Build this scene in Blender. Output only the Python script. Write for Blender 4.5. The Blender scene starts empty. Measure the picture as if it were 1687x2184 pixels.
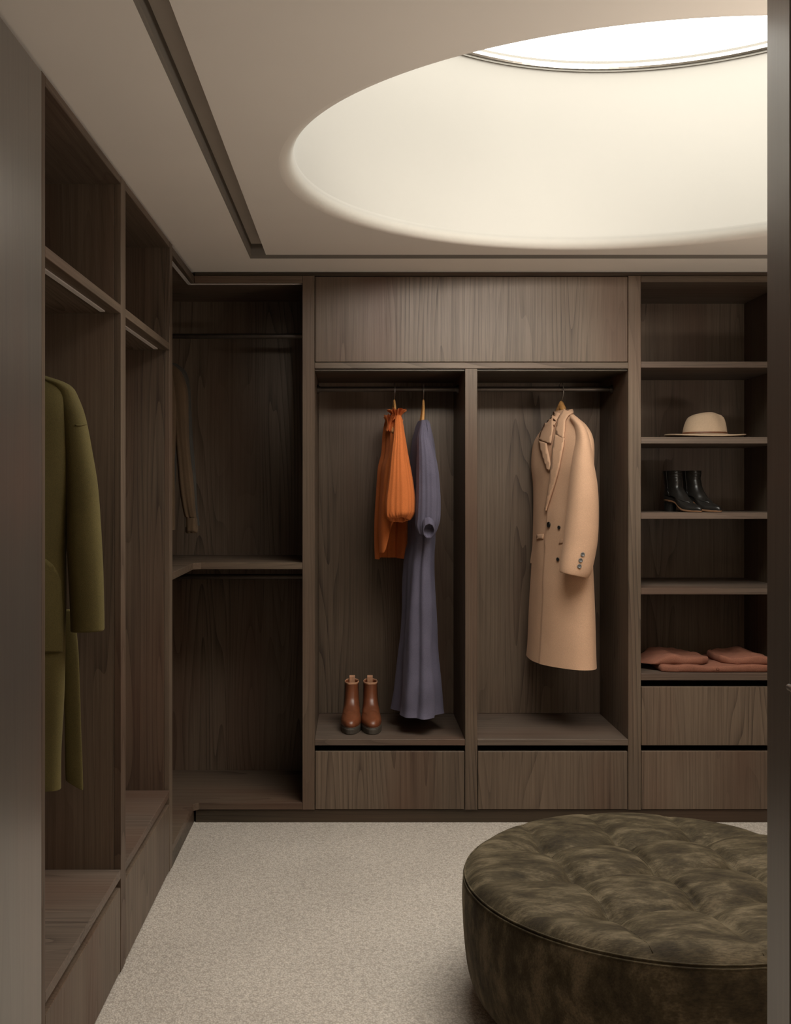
import bpy, bmesh, math, random
from mathutils import Vector, Matrix, noise, geometry
from mathutils.bvhtree import BVHTree
random.seed(7)
SC = bpy.context.scene
COL = SC.collection
PI = math.pi

# ------------------------------------------------------------------ camera
F = 2250.0                       # focal length in pixels of a 1687 x 2184 frame
CZ = 1.453                       # eye height
VPX, VPY = 757.0, 1043.0         # principal point of the shifted lens
cam_d = bpy.data.cameras.new('camera')
cam = bpy.data.objects.new('camera', cam_d)
COL.objects.link(cam)
cam.location = (0, 0, CZ)
cam.rotation_euler = (PI / 2, 0, 0)
cam_d.sensor_fit = 'VERTICAL'
cam_d.sensor_height = 36.0
cam_d.sensor_width = 36.0 * 1687 / 2184
cam_d.lens = F / 2184 * 36.0
cam_d.shift_x = (843.5 - VPX) / 2184
cam_d.shift_y = -(1092 - VPY) / 2184
cam_d.clip_start = 0.02
SC.camera = cam

# ------------------------------------------------------------------ light
W = bpy.data.worlds.new('world')
SC.world = W
W.use_nodes = True
wn, wl = W.node_tree.nodes, W.node_tree.links
bg = wn['Background']
bg.inputs[0].default_value = (1.0, 0.970, 0.915, 1)     # even overcast sky
bg.inputs[1].default_value = 9.9

def area(name, loc, rot, sx, sy, power, color=(1, 1, 1), shape='RECTANGLE', portal=False):
    d = bpy.data.lights.new(name, 'AREA')
    d.shape = shape
    d.size = sx
    d.size_y = sy
    d.energy = power
    d.color = color
    o = bpy.data.objects.new(name, d)
    COL.objects.link(o)
    o.location = loc
    o.rotation_euler = rot
    if portal:
        d.cycles.is_portal = True
    return o

LCX, LCY, LRX, LRY = 0.86, 3.14, 1.085, 1.04            # ceiling opening
UCX, UCY, UR, UZ = 0.94, 3.09, 0.995, 3.09              # upper ring
area('skylight_portal', (UCX, UCY, UZ + 0.08), (0, 0, 0), 2.1, 2.1, 1, portal=True)
# added unseen fill lights in the near side of the shaft, brightening the rear panel
for _k, _x in enumerate((0.02, 0.42, 0.82)):
    _y = LCY - (LRY - 0.07) * math.sqrt(1 - ((_x - LCX) / LRX) ** 2) + 0.03
    area('shaft_fill_%d' % (_k + 1), (_x, _y, 2.60), (math.radians(80), 0, 0), 0.4, 0.24, 1.25, (1.0, 0.95, 0.86)).data.spread = math.radians(36)
hall = area('hall_top_fill', (0.35, -0.1, 2.36), (0, 0, 0), 1.2, 1.0, 4, (1.0, 0.93, 0.83))  # invented fill light overhead in the hall, out of view
area('hall_up_fill', (0.2, -0.3, 1.1), (PI, 0, 0), 1.0, 0.8, 8, (1.0, 0.93, 0.83))  # added upward fill behind the camera to brighten the ceiling
area('right_up_fill', (1.95, 2.15, 1.10), (PI, 0, 0), 0.6, 0.5, 31, (1.0, 0.93, 0.83))  # made-up upward fill for the ceiling

SC.view_settings.view_transform = 'Standard'
SC.view_settings.look = 'None'
SC.view_settings.gamma = 1
SC.view_settings.exposure = 0.0
SC.view_settings.use_curve_mapping = False
SC.cycles.use_denoising = True
SC.cycles.max_bounces = 14
SC.cycles.diffuse_bounces = 8
SC.cycles.glossy_bounces = 5
SC.cycles.sample_clamp_indirect = 6.0
SC.cycles.caustics_reflective = False
SC.cycles.caustics_refractive = False

# ------------------------------------------------------------------ materials
def new_mat(name):
    m = bpy.data.materials.new(name)
    m.use_nodes = True
    nt = m.node_tree
    return m, nt, nt.nodes, nt.links, nt.nodes['Principled BSDF']

def nd(ns, t, **kw):
    n = ns.new(t)
    for k, v in kw.items():
        setattr(n, k, v)
    return n

def ramp(ns, stops):
    r = ns.new('ShaderNodeValToRGB')
    e = r.color_ramp.elements
    while len(e) < len(stops):
        e.new(0.5)
    for i, (p, c) in enumerate(stops):
        e[i].position = p
        e[i].color = (*c, 1) if len(c) == 3 else c
    return r

def math_n(ns, ln, op, a, b=None, clamp=False):
    n = ns.new('ShaderNodeMath')
    n.operation = op
    n.use_clamp = clamp
    for i, v in enumerate((a, b)):
        if v is None:
            continue
        if isinstance(v, (int, float)):
            n.inputs[i].default_value = v
        else:
            ln.new(v, n.inputs[i])
    return n.outputs[0]

def mixc(ns, ln, fac, a, b, mode='MIX'):
    n = ns.new('ShaderNodeMix')
    n.data_type = 'RGBA'
    n.blend_type = mode
    for idx, v in ((0, fac), (6, a), (7, b)):
        if isinstance(v, (int, float)):
            n.inputs[idx].default_value = v
        elif isinstance(v, tuple):
            n.inputs[idx].default_value = (*v, 1) if len(v) == 3 else v
        else:
            ln.new(v, n.inputs[idx])
    return n.outputs[2]

def wood(name, axis, dark, light, rough=0.45, ring=38.0, spec=0.22, coat=0.0, red=(0.098, 0.050, 0.032)):
    """stained oak: contour lines of a noise stretched along the grain, open pores, slow tone drift"""
    m, nt, ns, ln, b = new_mat(name)
    tc = nd(ns, 'ShaderNodeTexCoord')
    oi = nd(ns, 'ShaderNodeObjectInfo')
    off = nd(ns, 'ShaderNodeVectorMath', operation='ADD')
    rnd = nd(ns, 'ShaderNodeVectorMath', operation='SCALE')
    rnd.inputs[0].default_value = (31.0, 17.0, 23.0)
    ln.new(oi.outputs['Random'], rnd.inputs['Scale'])
    ln.new(tc.outputs['Object'], off.inputs[0])
    ln.new(rnd.outputs[0], off.inputs[1])
    def mapped(across, along):
        mp = nd(ns, 'ShaderNodeMapping')
        s = [across] * 3
        s['xyz'.index(axis)] = along
        mp.inputs['Scale'].default_value = s
        ln.new(off.outputs[0], mp.inputs['Vector'])
        return mp.outputs[0]
    def noise_n(vec, detail, ro=0.5, dist=0.0):
        n = nd(ns, 'ShaderNodeTexNoise')
        n.inputs['Scale'].default_value = 1.0
        n.inputs['Detail'].default_value = detail
        n.inputs['Roughness'].default_value = ro
        n.inputs['Distortion'].default_value = dist
        ln.new(vec, n.inputs['Vector'])
        return n.outputs[0]
    n1 = noise_n(mapped(3.8, 0.24), 2.0, 0.4)
    rings = math_n(ns, ln, 'FRACT', math_n(ns, ln, 'MULTIPLY', n1, ring))
    saw = math_n(ns, ln, 'POWER', rings, 3.0)
    mk = ramp(ns, [(0.42, (0.25, 0.25, 0.25)), (0.62, (1, 1, 1))])
    ln.new(noise_n(mapped(4.5, 0.5), 1.0), mk.inputs[0])
    saw = math_n(ns, ln, 'MULTIPLY', saw, mk.outputs[0])
    pores = noise_n(mapped(420, 8.0), 3.0, 0.65)
    pores = math_n(ns, ln, 'MULTIPLY', math_n(ns, ln, 'SUBTRACT', pores, 0.52), 2.2)
    streak = noise_n(mapped(110, 0.9), 3.0, 0.55)
    streak = math_n(ns, ln, 'MULTIPLY', math_n(ns, ln, 'SUBTRACT', streak, 0.30), 0.95)
    t = math_n(ns, ln, 'ADD', math_n(ns, ln, 'MULTIPLY', saw, 0.50),
               math_n(ns, ln, 'ADD', math_n(ns, ln, 'MULTIPLY', pores, 0.30), streak), True)
    cr = ramp(ns, [(0.0, light), (0.42, tuple((a * 0.55 + c * 0.45) for a, c in zip(light, dark))), (0.85, dark)])
    ln.new(t, cr.inputs[0])
    drift = noise_n(mapped(3.2, 0.7), 2.0)
    rf = ramp(ns, [(0.46, (0, 0, 0)), (0.70, (0.6, 0.6, 0.6))])
    ln.new(drift, rf.inputs[0])
    c = mixc(ns, ln, rf.outputs[0], cr.outputs[0], red)
    tone = noise_n(mapped(1.7, 1.1), 2.0)
    tr = ramp(ns, [(0.3, (0.80, 0.80, 0.80)), (0.7, (1.15, 1.15, 1.15))])
    ln.new(tone, tr.inputs[0])
    c = mixc(ns, ln, 1.0, c, tr.outputs[0], 'MULTIPLY')
    # each board has its own tone
    br = ramp(ns, [(0.0, (0.88, 0.88, 0.88)), (1.0, (1.12, 1.12, 1.12))])
    ln.new(oi.outputs['Random'], br.inputs[0])
    c = mixc(ns, ln, 1.0, c, br.outputs[0], 'MULTIPLY')
    ln.new(c, b.inputs['Base Color'])
    b.inputs['Specular IOR Level'].default_value = spec
    b.inputs['Coat Weight'].default_value = coat
    b.inputs['Coat Roughness'].default_value = 0.30
    b.inputs['Coat IOR'].default_value = 1.7
    rr = math_n(ns, ln, 'ADD', math_n(ns, ln, 'MULTIPLY', t, 0.14), rough - 0.05)
    ln.new(rr, b.inputs['Roughness'])
    bp = nd(ns, 'ShaderNodeBump')
    bp.inputs['Strength'].default_value = 0.15
    bp.inputs['Distance'].default_value = 0.0012
    bp.invert = True
    ln.new(t, bp.inputs['Height'])
    ln.new(bp.outputs[0], b.inputs['Normal'])
    return m

WD, WL = (0.040, 0.0270, 0.0195), (0.140, 0.100, 0.070)
M_WZ = wood('stained_oak_upright', 'z', WD, WL)
M_WX = wood('stained_oak_crosswise', 'x', WD, WL)
M_WY = wood('stained_oak_lengthwise', 'y', WD, WL)
M_WPLINTH = wood('stained_oak_plinth', 'x', (0.022, 0.016, 0.011), (0.070, 0.052, 0.034))
M_WSHELF = wood('stained_oak_shelf', 'x', (0.044, 0.031, 0.024), (0.138, 0.102, 0.078))
M_SATIN = wood('satin_lacquered_oak', 'z', (0.034, 0.028, 0.022), (0.080, 0.066, 0.052), rough=0.42, ring=18, spec=1.0, coat=1.0)

def plain(name, col, rough=0.6, metal=0.0, noise_amt=0.0, scale=20.0, bump=0.0, bdist=0.001, sheen=0.0, spec=0.5, stretch=None, sheen_tint=None):
    m, nt, ns, ln, b = new_mat(name)
    b.inputs['Roughness'].default_value = rough
    b.inputs['Metallic'].default_value = metal
    b.inputs['Specular IOR Level'].default_value = spec
    b.inputs['Base Color'].default_value = (*col, 1)
    tc = nd(ns, 'ShaderNodeTexCoord')
    vec = tc.outputs['Object']
    if stretch:
        mp = nd(ns, 'ShaderNodeMapping')
        mp.inputs['Scale'].default_value = stretch
        ln.new(vec, mp.inputs['Vector'])
        vec = mp.outputs[0]
    n = nd(ns, 'ShaderNodeTexNoise')
    n.inputs['Scale'].default_value = scale
    n.inputs['Detail'].default_value = 5
    ln.new(vec, n.inputs['Vector'])
    if noise_amt:
        r = ramp(ns, [(0.3, tuple(c * (1 - noise_amt) for c in col)), (0.7, tuple(min(1, c * (1 + noise_amt)) for c in col))])
        ln.new(n.outputs[0], r.inputs[0])
        ln.new(r.outputs[0], b.inputs['Base Color'])
    if bump:
        bp = nd(ns, 'ShaderNodeBump')
        bp.inputs['Strength'].default_value = bump
        bp.inputs['Distance'].default_value = bdist
        ln.new(n.outputs[0], bp.inputs['Height'])
        ln.new(bp.outputs[0], b.inputs['Normal'])
    if sheen:
        b.inputs['Sheen Weight'].default_value = sheen
        b.inputs['Sheen Roughness'].default_value = 0.45
        b.inputs['Sheen Tint'].default_value = (*(sheen_tint or col), 1)
    return m

M_CEIL = plain('ceiling_paint', (0.84, 0.765, 0.69), 0.9, noise_amt=0.015, scale=3)
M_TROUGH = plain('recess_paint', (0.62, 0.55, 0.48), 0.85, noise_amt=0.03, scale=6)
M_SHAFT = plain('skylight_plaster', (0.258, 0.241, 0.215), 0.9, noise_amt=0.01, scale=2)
M_WALL = plain('hall_paint', (0.60, 0.53, 0.46), 0.9, noise_amt=0.02, scale=4)
M_RING = plain('brushed_nickel', (0.55, 0.52, 0.47), 0.28, 1.0, noise_amt=0.05, scale=60)
M_RINGD = plain('grey_gasket', (0.16, 0.145, 0.12), 0.5, noise_amt=0.05, scale=60)
M_STEEL = plain('satin_steel', (0.70, 0.68, 0.66), 0.25, 1.0, noise_amt=0.04, scale=80)
M_ROD = plain('bronze_rail_metal', (0.075, 0.060, 0.050), 0.38, 0.9, noise_amt=0.08, scale=40)
M_WIRE = plain('hook_wire', (0.42, 0.38, 0.34), 0.3, 1.0, noise_amt=0.05, scale=80)
M_STRIP = plain('frosted_light_strip', (0.62, 0.56, 0.52), 0.5, noise_amt=0.03, scale=40)
M_HANGER = plain('pale_beech', (0.50, 0.25, 0.085), 0.42, noise_amt=0.18, scale=30, bump=0.1, stretch=(4, 1, 4))
M_BLACK = plain('black_plastic', (0.012, 0.011, 0.010), 0.35, noise_amt=0.1, scale=50)

def cloth(name, col, dark=None, weave=420.0, rough=0.85, sheen=0.25, bump=0.25, mott=0.12):
    m, nt, ns, ln, b = new_mat(name)
    tc = nd(ns, 'ShaderNodeTexCoord')
    n = nd(ns, 'ShaderNodeTexNoise')
    n.inputs['Scale'].default_value = 9
    n.inputs['Detail'].default_value = 6
    ln.new(tc.outputs['Object'], n.inputs['Vector'])
    r = ramp(ns, [(0.3, tuple(c * (1 - mott) for c in col)), (0.7, tuple(c * (1 + mott) for c in col))])
    ln.new(n.outputs[0], r.inputs[0])
    v = nd(ns, 'ShaderNodeTexNoise')
    v.inputs['Scale'].default_value = weave
    v.inputs['Detail'].default_value = 2
    ln.new(tc.outputs['Object'], v.inputs['Vector'])
    r2 = ramp(ns, [(0.35, (0.82, 0.82, 0.82)), (0.65, (1.12, 1.12, 1.12))])
    ln.new(v.outputs[0], r2.inputs[0])
    ln.new(mixc(ns, ln, 1.0, r.outputs[0], r2.outputs[0], 'MULTIPLY'), b.inputs['Base Color'])
    b.inputs['Roughness'].default_value = rough
    b.inputs['Specular IOR Level'].default_value = 0.25
    b.inputs['Sheen Weight'].default_value = sheen
    b.inputs['Sheen Roughness'].default_value = 0.5
    b.inputs['Sheen Tint'].default_value = (*[min(1, c * 1.6 + 0.1) for c in col], 1)
    bp = nd(ns, 'ShaderNodeBump')
    bp.inputs['Strength'].default_value = bump
    bp.inputs['Distance'].default_value = 0.0012
    ln.new(v.outputs[0], bp.inputs['Height'])
    ln.new(bp.outputs[0], b.inputs['Normal'])
    return m

M_CAMEL = cloth('camel_wool', (0.56, 0.34, 0.215), weave=700, mott=0.04)
M_ORANGE = cloth('rust_orange_cotton', (0.54, 0.145, 0.036), weave=600, mott=0.06)
M_NAVY = cloth('slate_blue_linen', (0.105, 0.093, 0.130), weave=500, mott=0.12)
M_OLIVE = cloth('olive_wool', (0.092, 0.070, 0.021), weave=500, mott=0.08, sheen=0.2)
M_SHIRT = cloth('dark_brown_cotton', (0.085, 0.052, 0.028), weave=600, mott=0.10)
M_SHIRT2 = cloth('charcoal_cotton', (0.056, 0.050, 0.043), weave=600, mott=0.10)
M_RUST = cloth('rust_brown_wool', (0.23, 0.092, 0.057), weave=380, mott=0.10, bump=0.4)
M_FELT = cloth('sand_felt', (0.47, 0.34, 0.23), weave=900, mott=0.05)
M_BAND = plain('brown_leather_band', (0.17, 0.065, 0.03), 0.5, noise_amt=0.15, scale=60)
M_TAN = plain('tan_brown_leather', (0.165, 0.052, 0.022), 0.36, noise_amt=0.22, scale=14, bump=0.15, bdist=0.002)
M_TANLIN = plain('pale_boot_lining', (0.40, 0.20, 0.11), 0.75, noise_amt=0.12, scale=60)
M_ELASTIC = plain('brown_elastic', (0.050, 0.020, 0.012), 0.8, noise_amt=0.3, scale=300, bump=0.4)
M_SOLE = plain('dark_rubber_sole', (0.060, 0.048, 0.036), 0.6, noise_amt=0.15, scale=60)
M_BLEATH = plain('black_leather', (0.016, 0.014, 0.012), 0.30, noise_amt=0.25, scale=14, bump=0.25, bdist=0.003)
M_BSOLE = plain('tan_leather_sole', (0.17, 0.085, 0.042), 0.5, noise_amt=0.15, scale=60)

def carpet():
    m, nt, ns, ln, b = new_mat('beige_loop_carpet')
    tc = nd(ns, 'ShaderNodeTexCoord')
    v = nd(ns, 'ShaderNodeTexVoronoi')
    v.inputs['Scale'].default_value = 165
    v.inputs['Randomness'].default_value = 0.85
    ln.new(tc.outputs['Object'], v.inputs['Vector'])
    n = nd(ns, 'ShaderNodeTexNoise')
    n.inputs['Scale'].default_value = 60
    n.inputs['Detail'].default_value = 5
    ln.new(tc.outputs['Object'], n.inputs['Vector'])
    big = nd(ns, 'ShaderNodeTexNoise')
    big.inputs['Scale'].default_value = 2.2
    big.inputs['Detail'].default_value = 3
    ln.new(tc.outputs['Object'], big.inputs['Vector'])
    r = ramp(ns, [(0.0, (0.66, 0.59, 0.515)), (0.75, (0.40, 0.345, 0.292))])
    ln.new(v.outputs['Distance'], r.inputs[0])
    r2 = ramp(ns, [(0.3, (0.84, 0.84, 0.84)), (0.7, (1.1, 1.1, 1.1))])
    ln.new(n.outputs[0], r2.inputs[0])
    r3 = ramp(ns, [(0.35, (0.95, 0.95, 0.95)), (0.65, (1.04, 1.04, 1.04))])
    ln.new(big.outputs[0], r3.inputs[0])
    c = mixc(ns, ln, 1.0, r.outputs[0], r2.outputs[0], 'MULTIPLY')
    ln.new(mixc(ns, ln, 1.0, c, r3.outputs[0], 'MULTIPLY'), b.inputs['Base Color'])
    b.inputs['Roughness'].default_value = 0.95
    b.inputs['Specular IOR Level'].default_value = 0.1
    bp = nd(ns, 'ShaderNodeBump')
    bp.invert = True
    bp.inputs['Strength'].default_value = 0.7
    bp.inputs['Distance'].default_value = 0.003
    ln.new(v.outputs['Distance'], bp.inputs['Height'])
    ln.new(bp.outputs[0], b.inputs['Normal'])
    return m
M_CARPET = carpet()

def velvet():
    m, nt, ns, ln, b = new_mat('crushed_olive_velvet')
    tc = nd(ns, 'ShaderNodeTexCoord')
    mp = nd(ns, 'ShaderNodeMapping')
    mp.inputs['Scale'].default_value = (7, 16, 7)
    mp.inputs['Rotation'].default_value = (0, 0, 0.35)
    ln.new(tc.outputs['Object'], mp.inputs['Vector'])
    n = nd(ns, 'ShaderNodeTexNoise')
    n.inputs['Scale'].default_value = 1.3
    n.inputs['Detail'].default_value = 8
    n.inputs['Roughness'].default_value = 0.68
    n.inputs['Distortion'].default_value = 0.25
    ln.new(mp.outputs[0], n.inputs['Vector'])
    mp2 = nd(ns, 'ShaderNodeMapping')
    mp2.inputs['Scale'].default_value = (60, 420, 200)
    mp2.inputs['Rotation'].default_value = (0, 0, 0.5)
    ln.new(tc.outputs['Object'], mp2.inputs['Vector'])
    f = nd(ns, 'ShaderNodeTexNoise')
    f.inputs['Scale'].default_value = 1
    f.inputs['Detail'].default_value = 3
    ln.new(mp2.outputs[0], f.inputs['Vector'])
    r = ramp(ns, [(0.37, (0.026, 0.018, 0.009)), (0.50, (0.050, 0.037, 0.019)), (0.64, (0.110, 0.084, 0.050))])
    ln.new(n.outputs[0], r.inputs[0])
    r2 = ramp(ns, [(0.3, (0.70, 0.70, 0.70)), (0.7, (1.25, 1.25, 1.25))])
    ln.new(f.outputs[0], r2.inputs[0])
    ln.new(mixc(ns, ln, 1.0, r.outputs[0], r2.outputs[0], 'MULTIPLY'), b.inputs['Base Color'])
    b.inputs['Roughness'].default_value = 0.8
    b.inputs['Specular IOR Level'].default_value = 0.2
    sw = ramp(ns, [(0.35, (0.05, 0.05, 0.05)), (0.65, (0.28, 0.28, 0.28))])
    ln.new(n.outputs[0], sw.inputs[0])
    ln.new(sw.outputs[0], b.inputs['Sheen Weight'])
    b.inputs['Sheen Roughness'].default_value = 0.35
    b.inputs['Sheen Tint'].default_value = (0.55, 0.46, 0.30, 1)
    bp = nd(ns, 'ShaderNodeBump')
    bp.inputs['Strength'].default_value = 0.3
    bp.inputs['Distance'].default_value = 0.002
    ln.new(f.outputs[0], bp.inputs['Height'])
    ln.new(bp.outputs[0], b.inputs['Normal'])
    return m
M_VELVET = velvet()

def glass():
    m, nt, ns, ln, b = new_mat('skylight_glass')
    out = [n for n in ns if n.type == 'OUTPUT_MATERIAL'][0]
    tr = nd(ns, 'ShaderNodeBsdfTransparent')
    tr.inputs[0].default_value = (0.96, 0.97, 0.95, 1)
    gl = nd(ns, 'ShaderNodeBsdfGlossy')
    gl.inputs['Roughness'].default_value = 0.02
    fr = nd(ns, 'ShaderNodeFresnel')
    fr.inputs[0].default_value = 1.3
    mx = nd(ns, 'ShaderNodeMixShader')
    ln.new(fr.outputs[0], mx.inputs[0])
    ln.new(tr.outputs[0], mx.inputs[1])
    ln.new(gl.outputs[0], mx.inputs[2])
    ln.new(mx.outputs[0], out.inputs[0])
    return m
M_GLASS = glass()

# ------------------------------------------------------------------ helpers
def thing(name, label, cat, loc=(0, 0, 0), group=None):
    o = bpy.data.objects.new(name, None)
    o.empty_display_size = 0.1
    COL.objects.link(o)
    o.location = loc
    o['label'] = label
    o['category'] = cat
    if group:
        o['group'] = group
    return o

def tag(o, label, cat, group=None):
    o['label'] = label
    o['category'] = cat
    if group:
        o['group'] = group
    return o

def origin(parent):
    v = Vector((0, 0, 0))
    while parent is not None:
        v += parent.location
        parent = parent.parent
    return v

def link(name, bm, mat, parent=None, smooth=False, label=None, structure=False, recalc=True):
    """bm is in world coordinates; it is stored relative to its parent"""
    if recalc:
        bmesh.ops.recalc_face_normals(bm, faces=bm.faces[:])
    o0 = origin(parent)
    if o0.length:
        bmesh.ops.translate(bm, verts=bm.verts[:], vec=-o0)
    me = bpy.data.meshes.new(name)
    bm.to_mesh(me)
    bm.free()
    me.materials.append(mat)
    if smooth:
        for p in me.polygons:
            p.use_smooth = True
    o = bpy.data.objects.new(name, me)
    COL.objects.link(o)
    o.parent = parent
    if label:
        o['label'] = label
    if structure:
        o['kind'] = 'structure'
    return o

def box_bm(x0, x1, y0, y1, z0, z1, bev=0.0012):
    bm = bmesh.new()
    bmesh.ops.create_cube(bm, size=1)
    for v in bm.verts:
        v.co = Vector(((x0 + x1) / 2 + v.co.x * (x1 - x0), (y0 + y1) / 2 + v.co.y * (y1 - y0), (z0 + z1) / 2 + v.co.z * (z1 - z0)))
    if bev:
        bmesh.ops.bevel(bm, geom=bm.edges[:], offset=bev, segments=1, affect='EDGES', profile=0.5)
    return bm

def box(name, x0, x1, y0, y1, z0, z1, mat, parent=None, bev=0.0012, label=None, structure=False):
    return link(name, box_bm(x0, x1, y0, y1, z0, z1, bev), mat, parent, label=label, structure=structure)

def prism(name, poly, z0, z1, mat, parent=None, label=None, structure=False, bev=0.0012):
    bm = bmesh.new()
    lo = [bm.verts.new((x, y, z0)) for x, y in poly]
    f = bm.faces.new(lo)
    r = bmesh.ops.extrude_face_region(bm, geom=[f])
    bmesh.ops.translate(bm, verts=[g for g in r['geom'] if isinstance(g, bmesh.types.BMVert)], vec=(0, 0, z1 - z0))
    if bev:
        bmesh.ops.bevel(bm, geom=bm.edges[:], offset=bev, segments=1, affect='EDGES', profile=0.5)
    return link(name, bm, mat, parent, label=label, structure=structure)

def loft_bm(rings, closed=True, cap0=False, cap1=False):
    bm = bmesh.new()
    vs = [[bm.verts.new(p) for p in r] for r in rings]
    n = len(rings[0])
    for a, b in zip(vs, vs[1:]):
        for i in range(n if closed else n - 1):
            j = (i + 1) % n
            bm.faces.new((a[i], a[j], b[j], b[i]))
    if cap0:
        bm.faces.new(vs[0][::-1])
    if cap1:
        bm.faces.new(vs[-1])
    return bm

def lathe_bm(profile, cx, cy, n=48, sx=1.0, sy=1.0):
    rings = [[Vector((cx + r * sx * math.cos(2 * PI * i / n), cy + r * sy * math.sin(2 * PI * i / n), z)) for i in range(n)] for r, z in profile]
    return loft_bm(rings, cap0=profile[0][0] > 1e-6, cap1=profile[-1][0] > 1e-6)

def tube_bm(path, radius, n=10, flat=1.0, cap=True):
    path = [Vector(p) for p in path]
    rings = []
    for i, p in enumerate(path):
        t = (path[min(i + 1, len(path) - 1)] - path[max(i - 1, 0)]).normalized()
        up = Vector((0, 0, 1)) if abs(t.z) < 0.95 else Vector((0, 1, 0))
        a = t.cross(up).normalized()
        b = a.cross(t).normalized()
        rr = radius[i] if isinstance(radius, (list, tuple)) else radius
        rings.append([p + a * (rr * flat * math.cos(2 * PI * k / n)) + b * (rr * math.sin(2 * PI * k / n)) for k in range(n)])
    return loft_bm(rings, cap0=cap, cap1=cap)

def ray_dir(px, py):
    return Vector(((px - VPX) / F, 1.0, (VPY - py) / F))

def at(px, py, Y):
    return Vector((0, 0, CZ)) + ray_dir(px, py) * Y

def cat(p0, p1, p2, p3, t):
    return 0.5 * ((2 * p1) + (-p0 + p2) * t + (2 * p0 - 5 * p1 + 4 * p2 - p3) * t * t + (-p0 + 3 * p1 - 3 * p2 + p3) * t * t * t)

def spline(rows, m):
    """rows of equal-length tuples resampled to m rows, smoothly"""
    k = len(rows)
    out = []
    for s in range(m):
        u = s / (m - 1) * (k - 1)
        i = min(int(u), k - 2)
        t = u - i
        r0, r1, r2, r3 = rows[max(i - 1, 0)], rows[i], rows[i + 1], rows[min(i + 2, k - 1)]
        out.append(tuple(cat(a, b, c, d, t) for a, b, c, d in zip(r0, r1, r2, r3)))
    return out

def garment_bm(rows, n=84, m=80, folds=(), nz=0.004, sup=2.0, seed=0.0, cap0=False, cap1=False, fine=0.0):
    """rows: (py, px_left, px_right, Y, thickness ratio, turn in degrees, tilt x, tilt y); read as horizontal slices in space
    folds: (count, amplitude at top, amplitude at bottom, phase, twist)"""
    sl = []
    for r in rows:
        py, pl, pr, Y, ra, rot = r[:6]
        tx, ty = (r[6], r[7]) if len(r) > 7 else (0.0, 0.0)
        hw = (pr - pl) / 2 * Y / F
        a = math.radians(rot)
        A = hw / math.sqrt(math.cos(a) ** 2 + (ra * math.sin(a)) ** 2)
        c = at((pl + pr) / 2, py, Y)
        sl.append((c.z, c.x, c.y, A, A * ra, a, tx, ty))
    rings = []
    for s, (z, cx, cy, A, B, a, tx, ty) in enumerate(spline(sl, m)):
        A, B = max(A, 0.002), max(B, 0.002)
        t = s / (m - 1)
        ring = []
        for i in range(n):
            th = 2 * PI * i / n
            c, sn = math.cos(th), math.sin(th)
            lx = A * math.copysign(abs(c) ** (2 / sup), c)
            ly = B * math.copysign(abs(sn) ** (2 / sup), sn)
            nx, ny = c / A, sn / B
            l = math.hypot(nx, ny) or 1
            nx, ny = nx / l, ny / l
            d = 0.0
            for (k, a0, a1, ph, tw) in folds:
                w = math.sin(k * th + ph + tw * t)
                d += (a0 + (a1 - a0) * t) * (w if w > 0 else w * 0.8)
            q = Vector((lx * 9 + seed, ly * 9, z * 4.0 + seed))
            d += nz * noise.noise(q) * 2
            if fine:
                d += fine * noise.noise(Vector((lx * 40 + seed, ly * 40, z * 26)))
            lim = min(A, B) * 0.8
            d = max(-lim, min(d, lim * 2))
            lx += nx * d
            ly += ny * d
            x = lx * math.cos(a) - ly * math.sin(a)
            y = lx * math.sin(a) + ly * math.cos(a)
            ring.append(Vector((cx + x, cy + y, z + tx * x + ty * y)))
        rings.append(ring)
    return loft_bm(rings, cap0=cap0, cap1=cap1)

def bvh_of(bm):
    bmesh.ops.recalc_face_normals(bm, faces=bm.faces[:])
    bm.normal_update()
    return BVHTree.FromBMesh(bm)

def hit(bvhs, px, py, Yg=4.8):
    best = None
    o, d = Vector((0, 0, CZ)), ray_dir(px, py).normalized()
    for b in bvhs:
        co, no, idx, dist = b.ray_cast(o, d)
        if co is not None and (best is None or dist < best[2]):
            best = (co, no, dist)
    if best is None:
        g = at(px, py, Yg)
        for b in bvhs:
            co, no, idx, dist = b.find_nearest(g)
            if co is not None and (best is None or dist < best[2]):
                best = (co, no, dist)
        return best[0], best[1]
    co, no = best[0], best[1]
    if no.dot(d) > 0:
        no = -no
    return co, no

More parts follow.
